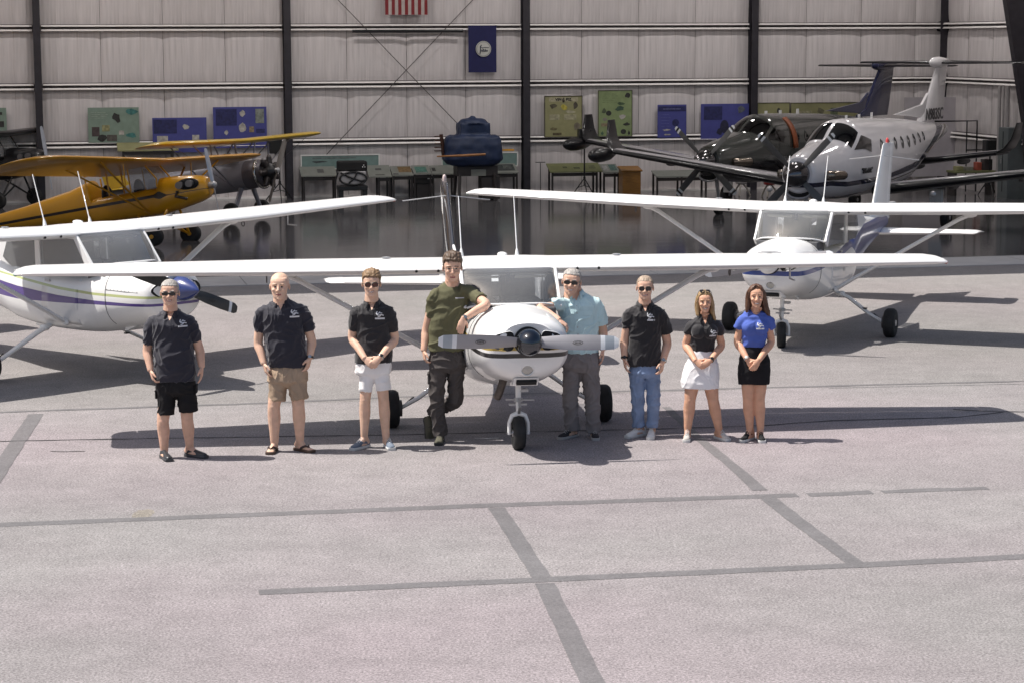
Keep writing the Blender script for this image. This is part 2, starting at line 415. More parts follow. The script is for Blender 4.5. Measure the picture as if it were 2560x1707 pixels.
def girt_mesh(Lg):
    m = MB()
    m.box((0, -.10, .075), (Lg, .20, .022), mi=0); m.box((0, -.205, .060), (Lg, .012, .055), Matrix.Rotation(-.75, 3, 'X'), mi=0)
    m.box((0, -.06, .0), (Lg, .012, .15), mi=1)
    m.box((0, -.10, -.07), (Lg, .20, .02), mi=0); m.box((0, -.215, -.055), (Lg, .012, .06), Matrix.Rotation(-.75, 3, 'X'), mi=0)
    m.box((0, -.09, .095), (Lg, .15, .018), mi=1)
    return m
for g in G[1:5]:
    for k in range(-3, 2):
        a = k*BAY; b = min(a+BAY, S1)
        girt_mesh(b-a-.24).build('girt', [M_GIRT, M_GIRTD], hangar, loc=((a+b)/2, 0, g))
    for j in range(3):
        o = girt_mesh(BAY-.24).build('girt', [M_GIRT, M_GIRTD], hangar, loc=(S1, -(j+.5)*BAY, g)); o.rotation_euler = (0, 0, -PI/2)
base = MB().box2((S0, -.12, .0), (S1, -.02, .06)).build('base_rail', M_GIRT, hangar)
def icol(w, dp, h):
    m = MB(); m.box((0, -.02-dp, h/2), (w, .025, h)); m.box((0, -.03, h/2), (w, .025, h)); m.box((0, -.02-dp/2, h/2), (.025, dp, h)); return m
for k in range(-3, 2):
    icol(.19, .36, 8.6).build('column', M_COLM, hangar, loc=(k*BAY, 0, 0))
icol(.26, .30, 8.6).build('column', M_COLM, hangar, loc=(S1-.16, 0, 0))
# tapered rigid frames on the right wall, haunch at the eave
for d in (6.6, 13.2, 19.6):
    fr = MB()
    for dd in (-.11, .11):
        pass
    prof = [(0, 0), (-.35, 0), (-.55, 2.0), (-1.32, 6.0), (-2.6, 7.2), (-12, 8.2), (-12, 8.6), (0, 8.6)]
    fr.prism([(x, z) for x, z in prof], -.012, .012)
    for (a, b) in zip(prof[1:6], prof[2:7]):
        fr.bar((a[0], 0, a[1]), (b[0], 0, b[1]), .24, .02)
    fr.build('rigid_frame', M_COLM, hangar, loc=(S1-.05, -d, 0))
rf = MB().box2((S0-.3, -DEP-.2, 8.62), (S1+.3, .3, 8.8)).build('roof', pm('roof_sheet', (.72, .70, .70), .5), hangar)
MB().box2((S0-.3, -DEP-.12, 7.3), (S1+.3, -DEP-.02, 8.6)).build('front_header', pm('cladding', (.45, .44, .42), .5), hangar)
MB().box2((S0-.12, -DEP, 0), (S0, .1, 8.6)).build('left_wall', M_WALL, hangar)
MB().box2((S0-.3, .08, 0), (S1+.1, .2, 8.6)).build('back_cladding', pm('cladding_inner', (.30, .28, .27), .6), hangar)
MB().box2((S1+.05, -DEP, 0), (S1+.17, .1, 8.6)).build('right_cladding', M_COLM, hangar)
for (a, b) in (((-5.55, 5.72), (-1.88, 1.93)), ((-1.09, 5.75), (-5.60, 1.16))):
    MB().tube([(a[0], -.26, a[1]), (b[0], -.26, b[1])], .011, 6).build('brace_rod', M_STEEL, hangar)
# raised folding door, its leaves stand out in front of the header and shade the threshold
dr = thing('hangar_door', 'folding hangar door raised above the opening', 'door', W(-4, DEP, 7.25), WY)
for i, (d0, d1, z0, z1) in enumerate(((.15, 2.22, .05, .10), (.15, 2.22, .38, .43))):
    MB().box2((S0+4, -d1, z0), (S1+4, -d0, z1)).build('door_leaf', MATS['cladding'], dr)
# ceiling lamps
M_LAMP = bpy.data.materials.new('lamp_lens'); M_LAMP.use_nodes = True
_b = M_LAMP.node_tree.nodes['Principled BSDF']; _b.inputs['Emission Color'].default_value = (1, .96, .9, 1); _b.inputs['Emission Strength'].default_value = 3
LAMP_E = 66
ll = bpy.data.lights.new('lamp_glow', 'AREA'); ll.shape = 'DISK'; ll.size = .55; ll.energy = LAMP_E; ll.color = (1, .95, .92)
lens = None
for i, s_ in enumerate((-17, -11.5, -6, -.5, 5, 10)):
    for j, d in enumerate((3.6, 9.0, 14.5)):
        t = thing('ceiling_lamp', 'round high bay lamp hanging under the hangar roof', 'lamp', W(s_, d, 7.9), WY, 'high bay lamps in the hangar')
        if lens is None:
            sh = MB().lathe([(0, .05), (.3, .06), (.34, .10), (-.02, .28)][::-1], n=20).build('lamp_shade', M_GIRT, t, smooth=40)
            le = MB().lathe([(-.03, .25), (-.035, .001)], n=20).build('lens', M_LAMP, t)
            lens = (sh.data, le.data)
        else:
            inst('lamp_shade', lens[0], t, (0, 0, 0)); inst('lens', lens[1], t, (0, 0, 0))
        lo = bpy.data.objects.new('lamp_light', ll); COL.objects.link(lo); lo.parent = t; lo.location = (0, 0, -.06)
# ------------------------------------------------------------------ aircraft: shared pieces
def paint_mat(name, base, stripes, rough=.28, coat=.6, dirt=.35):
    """gloss paint with flat printed bands; stripes = [(colour, xs, zlo, zhi)] in the part's own coordinates"""
    m = pm(name, base, rough, var=.03, vs=1.5, coat=coat, dirt=(tuple(c*.72 for c in base), dirt), spec=.5)
    nt = m.node_tree; N = nt.nodes; L = nt.links; b = N['Principled BSDF']
    src = b.inputs['Base Color'].links[0].from_socket
    tc = N.new('ShaderNodeTexCoord'); sp = N.new('ShaderNodeSeparateXYZ'); L.new(tc.outputs['Object'], sp.inputs[0])
    X0, X1 = -9.0, 4.0; Z0, Z1 = -1.0, 4.0
    mr = N.new('ShaderNodeMapRange'); mr.inputs[1].default_value = X0; mr.inputs[2].default_value = X1; L.new(sp.outputs[0], mr.inputs[0])
    mz = N.new('ShaderNodeMapRange'); mz.inputs[1].default_value = Z0; mz.inputs[2].default_value = Z1; L.new(sp.outputs[2], mz.inputs[0])
    def curve(xs, zs):
        c = N.new('ShaderNodeFloatCurve'); cu = c.mapping.curves[0]
        pts = sorted((((x-X0)/(X1-X0)), (z-Z0)/(Z1-Z0)) for x, z in zip(xs, zs))
        cu.points[0].location = (0, pts[0][1]); cu.points[1].location = (1, pts[-1][1])
        for p in pts: cu.points.new(*p)
        for p in cu.points: p.handle_type = 'VECTOR'
        c.mapping.update(); L.new(mr.outputs[0], c.inputs['Value']); return c.outputs[0]
    def math_(op, a, b_):
        n = N.new('ShaderNodeMath'); n.operation = op; L.new(a, n.inputs[0])
        if isinstance(b_, float): n.inputs[1].default_value = b_
        else: L.new(b_, n.inputs[1])
        return n.outputs[0]
    for st in stripes:
        col, xs, zl, zh = st
        k = math_('MULTIPLY', math_('GREATER_THAN', mz.outputs[0], curve(xs, zl)), math_('LESS_THAN', mz.outputs[0], curve(xs, zh)))
        mx = N.new('ShaderNodeMix'); mx.data_type = 'RGBA'; mx.inputs[7].default_value = (*col, 1)
        L.new(k, mx.inputs[0]); L.new(src, mx.inputs[6]); src = mx.outputs[2]
    L.new(src, b.inputs['Base Color'])
    return m

M_WHITE = pm('paint_white', (.80, .795, .785), .30, var=.03, vs=2, coat=.5, dirt=((.60, .585, .56), .35))
M_WHITEW = pm('paint_wing', (.80, .795, .785), .33, var=.02, vs=1.2, coat=.4, dirt=((.68, .66, .64), .3))
M_RUB = pm('tyre_rubber', (.016, .016, .017), .75, var=.3, vs=12, bump=.2, bs=40)
M_HUB = pm('hub_metal', (.45, .45, .46), .4, metal=.7)
M_BLK = pm('black_paint', (.012, .012, .014), .35, var=.2)
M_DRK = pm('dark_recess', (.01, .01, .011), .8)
M_INT = pm('cabin_trim', (.23, .21, .18), .8, var=.15)
M_SEAT = pm('cabin_seat', (.14, .13, .13), .85, var=.2, vs=10)
M_BEIGE = pm('cabin_beige', (.50, .46, .36), .75, var=.1)
M_GLASS = glass_mat('clear_glazing', (.86, .89, .91), 1.6, haze=.12)
M_GLASSD = glass_mat('tinted_glazing', (.10, .12, .13), 1.5)
M_CHROME = pm('polished_metal', (.10, .105, .115), .07, metal=1.0, var=.02)
M_GREYB = pm('blade_grey', (.33, .32, .335), .38, var=.05, spec=.4)
M_BLKB = pm('blade_black', (.02, .02, .021), .45, var=.2)
M_TIPW = pm('blade_tip_white', (.72, .74, .76), .4)
M_TIPG = pm('blade_tip_grey', (.36, .40, .44), .4)
M_EXH = pm('exhaust_metal', (.10, .085, .075), .5, metal=.7, var=.3, vs=15)

def airfoil(t, a=0.0, b=1.0, n=12, camber=.022):
    """closed section between chord fractions a..b as (fraction, z/chord)"""
    def yt(x): return 5*t*(.2969*math.sqrt(max(x, 0))-.126*x-.3516*x*x+.2843*x**3-.1015*x**4)
    def yc(x): return camber*4*x*(1-x)
    xs = [a+(b-a)*(.5-.5*math.cos(PI*i/n)) if a == 0 else a+(b-a)*i/n for i in range(n+1)]
    up = [(x, yc(x)+yt(x)) for x in reversed(xs)]
    lo = [(x, yc(x)-yt(x)) for x in xs]
    if yt(a) < 1e-6: lo = lo[1:]
    return up+lo
def wing_loft(stations, a=0.0, b=1.0, n=12, side=1, mb=None, mi=0, inc=.055):
    """stations: (y, x_leading, chord, z, thickness)"""
    mb = mb or MB(); rings = []
    for (y, xl, c, z, t) in stations:
        rings.append([Vector((xl-f*c, side*y, z+h*c-f*c*inc)) for f, h in airfoil(t, a, b, n)])
    return mb.loft(rings, True, mi)
def st_at(stations, y):
    ys = [s[0] for s in stations]
    return tuple(interp(y, ys, [s[k] for s in stations]) for k in range(5))

def wheel(root, x, y, r, w, axle=(0, 1, 0), hubm=None):
    ty = MB().lathe([(-w*.5, r*.50), (-w*.52, r*.72), (-w*.48, r*.88), (-w*.30, r*.985), (-w*.1, r), (w*.1, r), (w*.30, r*.985), (w*.48, r*.88), (w*.52, r*.72), (w*.5, r*.50)], (0, 0, 0), axle, 30).build('wheel', M_RUB, root, smooth=50, loc=(x, y, r-.006))
    MB().lathe([(-w*.54, .02), (-w*.54, r*.2), (-w*.42, r*.25), (-w*.44, r*.46), (-w*.50, r*.5), (w*.50, r*.5), (w*.44, r*.46), (w*.42, r*.25), (w*.54, r*.2), (w*.54, .02)], (0, 0, 0), axle, 24).build('hub', hubm or M_HUB, ty, smooth=40)
    hb = MB()
    for k in range(5):
        a = 2*PI*k/5; 
        for s_ in (-1, 1): hb.box((math.cos(a)*r*.33, s_*w*.45, math.sin(a)*r*.33), (r*.13, .02, r*.13), Matrix.Rotation(-a, 3, 'Y'))
    hb.build('hub_bolts', M_DRK, ty)
    return ty

def blade(root_r, tip_r, ch, mats, bands, tipround=True, n=18, tw=.5):
    """propeller blade along +z in its own frame (disc normal = x)"""
    mb = MB(); rings = []; ms = []
    for i in range(n+1):
        t = i/n; r = lerp(root_r, tip_r, t)
        c = ch*interp(t, [0, .12, .35, .65, .85, .96, 1], [.70, .80, 1.0, 1.0, .93, .84, .52 if tipround else .70])
        th = interp(t, [0, .12, .4, 1], [.055, .04, .02, .008])
        a = lerp(.75, .22, t**.7)*tw*1.6
        ca, sa = math.cos(a), math.sin(a); ring = []
        for f, h in ((-.5, 0), (-.3, .8), (0, 1), (.3, .7), (.5, 0), (.3, -.25), (0, -.3), (-.3, -.25)):
            u, v = f*c, h*th*.5
            ring.append(Vector((v*ca+u*sa, u*ca-v*sa, r)))
        rings.append(ring)
        if i < n:
            rr = (t+.5/n); mi = 0
            for k, (b0, b1) in enumerate(bands):
                if b0 <= rr < b1: mi = k+1
            ms.append(mi)
    return mb.loft(rings, True, ms)

# ------------------------------------------------------------------ four-seat high-wing aircraft
FX = [2.33, 2.28, 2.16, 1.9, 1.47, 1.2, .8, 0, -.75, -1.1, -1.6, -2.4, -3.6, -4.6, -5.4]
FZT = [1.50, 1.535, 1.57, 1.585, 1.60, 1.56, 1.45, 1.45, 1.47, 1.57, 1.68, 1.64, 1.55, 1.48, 1.42]
FZB = [1.02, .93, .86, .80, .72, .66, .62, .60, .64, .70, .78, .90, 1.04, 1.14, 1.24]
FHW = [.33, .42, .475, .515, .54, .55, .555, .555, .53, .50, .44, .34, .22, .12, .05]
FE = [2.3, 2.3, 2.3, 2.35, 2.45, 2.8, 3.3, 3.2, 3.0, 2.8, 2.6, 2.4, 2.2, 2.1, 2.0]
def fus(x): return [interp(x, FX, k) for k in (FZT, FZB, FHW, FE)]
def fus_y(x, z):
    zt, zb, hw, e = fus(x); zc, hh = (zt+zb)/2, (zt-zb)/2
    return hw*max(0, 1-abs((z-zc)/hh)**e)**(1/e)

def high_wing(label, loc, yaw, fuse_m, spin_m, blade_m, blade_bands, prop_ang, rise, wz=1.96, pointed=False, nose_steer=0.0, nose_x=1.65, track=1.27, spans=(1.0, 1.0), rises=None, fin_h=1.0, fin_m=None, cowl_m=None, sc=.94, seatm=None, exhaust=True, prop_r=.965):
    R = thing('light_aircraft', label, 'airplane', loc, yaw, 'white high wing light aircraft on the apron', sc)
    secs = catmull(list(zip(FX, FZT, FZB, FHW, FE)), 5)
    # fuselage body in two lengths: engine cowl and cabin/tail cone
    fwd = [s for s in secs if s[0] >= 1.46]; aft = [s for s in secs if s[0] <= 1.475]
    nb = sring(2.345, 1.50, 1.06, .29, 2.4, 40)
    cowl = MB().loft([nb]+[sring(*s, n=40) for s in fwd]).build('engine_cowl', cowl_m or fuse_m, R, smooth=40)
    body = MB().loft([sring(*s, n=40) for s in aft]).build('fuselage', fuse_m, R, smooth=40)
    # cowl parting line, hinge rivets, lower scoop, landing light, intakes
    for s_ in (-1, 1):
        sm = MB().tube([(1.472, s_*(fus_y(1.472, z)+.002), z) for z in [.80+.037*i for i in range(20)]], .004, 5)
        sm.tube([(x, s_*(fus_y(x, 1.27)+.002), 1.27) for x in [1.472+.08*i for i in range(9)]], .004, 5)
        for i in range(9): sm.ell((1.5+.075*i, s_*(fus_y(1.5+.075*i, 1.276)+.001), 1.276), (.007, .004, .009), n=6, k=4)
        sm.build('panel_seam', pm('seam_grey', (.12, .12, .12), .6), cowl, smooth=40)
    bv = BVHTree.FromPolygons([v.co for v in cowl.data.vertices], [p.vertices[:] for p in cowl.data.polygons])
    def cx_(y, z):
        h = bv.ray_cast(Vector((3, y, z)), Vector((-1, 0, 0)))[0]; return h.x if h else 2.2
    for s_ in (-1, 1):
        rim = MB()
        ring = [(cx_(y, z)+.004, y, z) for y, z in [(s_*(.275+.130*math.copysign(abs(math.cos(a))**.7, math.cos(a))), 1.305+(.095-.045*math.cos(a))*math.copysign(abs(math.sin(a))**.8, math.sin(a))-.01*math.cos(a)) for a in [2*PI*i/24 for i in range(25)]]]
        rim.tube(ring, .007, 8); o = rim.build('air_intake', fuse_m, cowl, smooth=60)
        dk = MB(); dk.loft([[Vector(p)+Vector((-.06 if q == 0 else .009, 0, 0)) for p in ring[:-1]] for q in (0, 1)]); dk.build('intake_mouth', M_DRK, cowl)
    ll_ = MB().lathe([(-.06, .085), (0, .085), (.012, .072), (.0, .062)], (cx_(0, 1.00)-.005, 0, 1.00), (1, 0, -.25), 22).build('landing_light', M_WHITE, cowl, smooth=40)
    MB().lathe([(0, .066), (.012, .04), (.016, .0)], (cx_(0, 1.00)-.004, 0, 1.00), (1, 0, -.25), 20).build('lamp_glass', pm('lamp_glass', (.42, .42, .40), .12, metal=.6), ll_, smooth=60)
    sc_ = MB().prism([(2.27, .90), (2.18, .80), (1.95, .765), (1.95, .80), (2.1, .86)], -.14, .14).build('oil_cooler_scoop', fuse_m, cowl, bevel=.012)
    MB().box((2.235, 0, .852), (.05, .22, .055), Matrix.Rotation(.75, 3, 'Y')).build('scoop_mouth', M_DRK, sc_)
    if exhaust: MB().tube([(1.9, -.20, .84), (1.88, -.24, .70), (1.82, -.26, .62)], .045, 12).build('exhaust_pipe', M_EXH, R, smooth=50)
    MB().prism([(1.7, .78), (1.45, .69), (1.42, .70), (1.45, .76)], -.2, .2).build('cowl_flap', fuse_m, R, bevel=.005)
    # wing
    roof = wing_loft([(-.60, .885, 1.63, wz, .104), (-.3, .89, 1.63, wz+.008, .108), (.3, .89, 1.63, wz+.008, .108), (.60, .885, 1.63, wz, .104)], n=16).build('cabin_roof', M_WHITEW, R, smooth=40)
    rise_ = rise
    for s_ in (1, -1):
        sp = spans[0 if s_ > 0 else 1]; rise = (rises[0 if s_ > 0 else 1] if rises else rise_)
        W_ST = [(.58, .89, 1.63, wz, .104), (2.55, .89, 1.63, wz+rise*.36, .104), (5.28*sp, .74, 1.13, wz+rise*.96, .10), (5.40*sp, .72, 1.06, wz+rise*.97-.005, .085), (5.47*sp, .68, .92, wz+rise*.97-.012, .06), (5.50*sp, .60, .70, wz+rise*.97-.018, .02)]
        w = wing_loft(W_ST, 0, .75, 16, s_); 
        wo_ = w.build('wing', M_WHITEW, R, smooth=40)
        tipc = wing_loft([st_at(W_ST, y) for y in (5.22*sp, 5.28*sp, 5.40*sp, 5.47*sp, 5.50*sp)], .752, 1, 6, s_).build('wing_tip', M_WHITEW, wo_, smooth=40)
        fl_ = wing_loft([st_at(W_ST, y) for y in (.62, 2.55, 2.88)], .757, 1, 6, s_).build('flap', M_WHITEW, wo_, smooth=40)
        al_ = wing_loft([st_at(W_ST, y) for y in (2.90, 5.20*sp)], .757, 1, 6, s_).build('aileron', M_WHITEW, wo_, smooth=40)
        # underside fittings: strut, tie-down ring, pitot, fuel cap, vent
        xs, ys, zs, ts = st_at(W_ST, 2.55)[1]-.56, 2.55, wz+rise*.36, 0
        st = MB().tube([(.52, s_*.50, .74), (.50, s_*.75, .90), (xs, s_*(ys-.22), zs-.17), (xs, s_*ys, zs-.06)], [(.065, .032), (.065, .030), (.065, .030), (.09, .04)], 14, up=(1, 0, 0)).build('wing_strut', M_WHITE, R, smooth=50)
        MB().ell((xs, s_*2.5, zs-.085), (.13, .11, .05), n=12, k=8).build('strut_fairing', M_WHITE, st, smooth=60)
        MB().ell((.53, s_*.54, .76), (.085, .035, .05), n=12, k=8).build('strut_cuff', M_WHITE, st, smooth=60)
        MB().tube([(xs+.02+.035*math.cos(a), s_*2.72, zs-.14+.035*math.sin(a)) for a in [2*PI*i/12 for i in range(13)]], .008, 6).build('tie_down_ring', M_STEEL, wo_)
        MB().lathe([(0, .05), (.012, .048), (.014, .0)], (.40, s_*1.35, wz+rise*.15+.095), (0, 0, 1), 14).build('fuel_cap', M_HUB, wo_, smooth=40)
        hl = MB()
        for yy in (.80, 1.05): hl.lathe([(-.02, .016), (.006, .016), (.008, 0)], (.885, s_*yy, wz-.01), (1, 0, .1), 10)
        hl.build('air_vent', M_DRK, wo_)
        if s_ > 0: MB().tube([(.55, 3.4, wz+rise*.5-.06), (.55, 3.4, wz+rise*.5-.2), (.75, 3.4, wz+rise*.5-.2)], .012, 7).build('pitot_tube', M_HUB, wo_)
        MB().ell((.62, s_*5.47*sp, wz+rise*.97-.02), (.035, .025, .02), n=10, k=6).build('navigation_light', pm('nav_red' if s_ > 0 else 'nav_green', (.45, .16, .14) if s_ > 0 else (.25, .42, .36), .2), wo_, smooth=60)
        # cabin side frame and glass
        y0, y1 = s_*.525, s_*.558
        fp = MB()
        fp.prism([(1.26, 1.55), (1.14, 1.46), (.78, 1.95), (.89, 1.95)], y0, y1)
        fp.prism([(.89, wz-.065), (.87, wz+.02), (-.74, wz-.03), (-.74, wz-.10)], s_*.53, s_*.565)
        fp.prism([(.03, 1.42), (-.10, 1.42), (-.11, 1.93), (.0, 1.93)], s_*.529, s_*.562)
        fp.prism([(-.70, 1.42), (-1.0, 1.50), (-1.52, 1.66), (-1.36, 1.72), (-.80, wz-.03), (-.74, wz-.10), (-.92, 1.56)], s_*.50, s_*.53)
        fp.build('cabin_frame', fuse_m, R, bevel=.006)
        for nm, pl in (('side_window', [(1.18, 1.47), (.05, 1.44), (.02, 1.90), (.82, 1.90)]), ('side_window', [(-.10, 1.44), (-.72, 1.44), (-.92, 1.56), (-.76, 1.885), (-.11, 1.90)])):
            MB().prism(pl, s_*.538, s_*.545).build(nm, M_GLASS, R)
        xs_ = [.86, .80, .6, .4, .2, .02]; zs_ = [.74, .80, 1.0, 1.2, 1.35, 1.435]
        g = MB(); vs = [(x if k > 0 else x-.05*0, s_*(fus_y(x, z)+.007), z) for x in xs_ for k, z in enumerate(zs_)]
        g.add(vs, [(i*6+k, i*6+k+1, (i+1)*6+k+1, (i+1)*6+k) for i in range(5) for k in range(5)])
        d_ = g.build('door', fuse_m, R, smooth=40); md = d_.modifiers.new('s', 'SOLIDIFY'); md.thickness = .01; md.offset = -1
        MB().box((.12, s_*(fus_y(.12, 1.30)+.015), 1.30), (.12, .015, .03)).build('handle', M_HUB, d_, bevel=.004)
        # main gear
        lg = MB().tube([(-.02, s_*.42, .66), (-.02, s_*.62, .58), (0, s_*(track-.32), .34), (0, s_*(track-.10), .225)], [(.075, .03), (.07, .028), (.055, .024), (.045, .024)], 12, up=(1, 0, 0)).build('gear_leg', M_WHITE, R, smooth=50)
        MB().ell((-.02, s_*.50, .635), (.10, .055, .045), n=12, k=8).build('leg_fairing', M_WHITE, lg, smooth=60)
        MB().tube([(-.055, s_*(track-.27), .345), (-.06, s_*(track-.07), .19)], .009, 6).build('brake_line', M_BLK, lg)
        MB().lathe([(-.02, .10), (.02, .10)], (0, s_*(track-.10), .225), (0, 1, 0), 18).build('brake_disc', M_STEEL, lg, smooth=40)
        wheel(R, 0, s_*track, .225, .165)
        if s_ > 0: MB().box((.02, s_*.86, .43), (.05, .10, .02), None).build('step', M_BLK, lg)
    # windscreen: wraps from the cowl deck to the wing leading edge
    n = 18; rows = []
    for k in range(7):
        t = k/6; row = []
        for i in range(n+1):
            u = -1+2*i/n
            bx = 1.44-.24*abs(u)**2.4; by = .545*u; bz = 1.60-.07*abs(u)**4
            tx = .90-.06*abs(u)**6; ty = .55*u; tz = wz+.005
            bul = .05*math.sin(PI*t)*(1-abs(u)**3*.6)
            row.append(Vector((lerp(bx, tx, t)+bul, lerp(by, ty, t), lerp(bz, tz, t)+bul*.6)))
        rows.append(row)
    ws = MB().loft(rows, False, closed=False).build('windscreen', M_GLASS, R, smooth=70)
    fr = MB().tube(rows[0], .013, 6).tube(rows[-1], .016, 6).tube([r[0] for r in rows], .02, 6).tube([r[-1] for r in rows], .02, 6).build('windscreen_frame', fuse_m, R, smooth=50)
    bw = MB().loft([[Vector((-.78, y, wz-.04)) for y in (-.5, -.25, 0, .25, .5)], [Vector((-1.42, y*.9, 1.70-.03*abs(y))) for y in (-.5, -.25, 0, .25, .5)]], False, closed=False).build('rear_window', M_GLASS, R)
    # interior
    MB().prism([(1.40, 1.30), (1.40, 1.555), (1.05, 1.525), (.98, 1.46), (1.0, 1.2)], -.47, .47).build('instrument_panel', pm('glareshield', (.10, .10, .105), .8), R, bevel=.02)
    for (x, y) in ((.10, .26), (.10, -.26)):
        st = MB(); st.box((x, y, 1.47), (.48, .44, .10)); st.box((x-.30, y, 1.62), (.11, .43, .40), Matrix.Rotation(-.22, 3, 'Y')); st.box((x-.35, y, 1.84), (.07, .20, .07))
        st.build('seat', seatm or M_SEAT, R, bevel=.03)
    st = MB(); st.box((-.62, 0, 1.50), (.10, .92, .26), Matrix.Rotation(-.25, 3, 'Y')); st.build('rear_seat', seatm or M_SEAT, R, bevel=.03)
    MB().box((.2, 0, wz-.085), (1.0, 1.0, .012)).build('headliner', M_BEIGE, R)
    for y in (.27, -.27): MB().box((.80, y, wz-.10), (.12, .36, .012), Matrix.Rotation(-.25, 3, 'Y')).build('sun_visor', M_BEIGE, R)
    MB().box((.88, 0, wz-.10), (.05, .05, .10)).build('compass', M_BLK, R, bevel=.008)
    for y in (-.26, .26):
        yk = MB().tube([(1.0, y, 1.50), (.86, y, 1.52)], .014, 6); yk.tube([(.86, y-.14, 1.58), (.86, y-.12, 1.51), (.86, y+.12, 1.51), (.86, y+.14, 1.58)], .014, 6); yk.build('yoke', M_BLK, R, smooth=50)
    # tail
    T_ST = [(.0, -4.45, 1.18, 1.20, .10), (1.60, -4.62, .80, 1.22, .09), (1.70, -4.66, .70, 1.22, .05), (1.73, -4.75, .50, 1.22, .015)]
    for s_ in (1, -1):
        sb = wing_loft(T_ST, 0, .58, 12, s_).build('stabilizer', M_WHITEW, R, smooth=40)
        wing_loft([st_at(T_ST, y) for y in (.10, 1.48)], .585, 1, 6, s_).build('elevator', M_WHITEW, sb, smooth=40)
        wing_loft([(1.49, -4.56, 1.0, 1.22, .075), (1.68, -4.57, .95, 1.22, .07), (1.74, -4.70, .74, 1.22, .02)], 0, 1, 8, s_).build('elevator_horn', M_WHITEW, sb, smooth=40)
    def fin_ring(z, xl, c, t): return [Vector((xl-f*c, h*c, 1.4+(z-1.4)*fin_h)) for f, h in airfoil(t, 0, 1, 12, 0)]
    fn = MB().loft([fin_ring(1.40, -4.0, 1.55, .08), fin_ring(1.62, -4.28, 1.24, .09), fin_ring(2.55, -4.98, .80, .085), fin_ring(2.68, -5.07, .73, .08), fin_ring(2.71, -5.12, .62, .03)])
    fin = fn.build('fin', fin_m or M_WHITE, R, smooth=40)
    MB().prism([(-2.7, 1.58), (-4.05, 1.50), (-4.4, 1.74), (-4.2, 1.66)], -.02, .02).build('dorsal_fin', fuse_m, R, bevel=.01)
    rd = MB(); rd.loft([[Vector((xl-f*.34, h*.34, 1.4+(z-1.4)*fin_h)) for f, h in airfoil(.11, 0, 1, 8, 0)] for z, xl in ((1.36, -5.37), (1.9, -5.40), (2.70, -5.66))]).build('rudder', fin_m or M_WHITE, R, smooth=40)
    MB().lathe([(0, .026), (.05, .03), (.085, .02), (.10, 0)], (-5.42, 0, 1.4+1.30*fin_h), (0, 0, 1), 14).build('beacon', (pm('beacon_pale', (.58, .47, .45), .2) if fin_m else pm('beacon_red', (.5, .06, .06), .2)), R, smooth=50)
    # aerials
    for (x, y, h) in ((.10, .22, .62), (-.05, -.42, .60)):
        a = MB().tube([(x, y, wz+.06), (x-.02, y, wz+.15)], [.03, .012], 8); a.tube([(x-.02, y, wz+.13), (x-.26, y, wz+.15+h)], [.008, .006], 6); a.build('aerial', M_WHITE, R, smooth=50)
    MB().ell((.05, .05, wz+.085), (.10, .06, .03), n=12, k=6).build('gps_aerial', M_WHITE, R, smooth=60)
    MB().tube([(-5.2, -.62, 1.32+1.1*fin_h), (-5.05, 0, 1.4+1.1*fin_h), (-5.2, .62, 1.32+1.1*fin_h)], .007, 6).build('whisker_aerial', M_HUB, R)
    MB().box((-.9, 0, .60), (.12, .012, .12)).build('belly_aerial', M_WHITE, R)
    # propeller and spinner
    pr = bpy.data.objects.new('propeller', None); COL.objects.link(pr); pr.parent = R; pr.location = (2.44, 0, 1.31); pr.rotation_euler = (prop_ang, 0, 0); pr.empty_display_size = .1
    if pointed: prof = [(-.06, .165), (.0, .165), (.08, .15), (.18, .11), (.27, .06), (.33, .02), (.345, .001)]
    else: prof = [(-.09, .128), (-.06, .14), (.0, .142), (.06, .138), (.12, .118), (.165, .085), (.19, .045), (.198, .001)]
    MB().lathe(prof, (0, 0, 0), (1, 0, 0), 36).build('spinner', spin_m, pr, smooth=50)
    MB().lathe([(-.10, .155), (-.075, .155)], (0, 0, 0), (1, 0, 0), 36).build('backplate', M_BLK, pr, smooth=40)
    for k in (0, 1):
        bl = blade(.09, prop_r, .165, None, blade_bands); o = bl.build('blade', blade_m, pr, smooth=50); o.rotation_euler = (k*PI, 0, 0)
        dc = MB(); dc.tube([(.027, .020*math.cos(a), .52*prop_r/.965+.055*math.sin(a)) for a in [2*PI*i/16 for i in range(17)]], .0025, 4)
        for q in (-.03, -.015, 0, .015, .03): dc.box((.027, 0, .52*prop_r/.965+q), (.003, .018, .007))
        d = dc.build('maker_decal', M_BLK, o)
    # nose gear
    ng = MB().tube([(nose_x-.03, 0, .80), (nose_x, 0, .40)], [.035, .028], 12).build('nose_strut', M_WHITE, R, smooth=50)
    MB().tube([(nose_x-.025, 0, .58), (nose_x-.018, 0, .53)], .05, 12).build('steering_collar', M_HUB, ng, smooth=40)
    lk = MB(); lk.box((1.60, 0, .50), (.05, .20, .02)); lk.bar((1.70, 0, .58), (1.76, 0, .49), .03, .012); lk.bar((1.76, 0, .49), (1.68, 0, .41), .03, .012); lk.tube([(1.62, -.14, .56), (1.70, .17, .56)], .010, 6); lk.box((1.60, .05, .66), (.10, .12, .03)); lk.xf(Matrix.Translation((nose_x-1.65, 0, 0))).build('torque_link', M_HUB, ng)
    fk = bpy.data.objects.new('nose_fork', None); COL.objects.link(fk); fk.parent = R; fk.location = (nose_x, 0, 0); fk.rotation_euler = (0, 0, nose_steer); fk.empty_display_size = .1
    MB().tube([(0, -.105, .17), (0, -.105, .30), (0, -.075, .38), (0, 0, .41), (0, .075, .38), (0, .105, .30), (0, .105, .17)], [.022, .022, .026, .034, .026, .022, .022], 10).build('fork', M_WHITE, fk, smooth=50)
    wheel(fk, 0, 0, .19, .13)
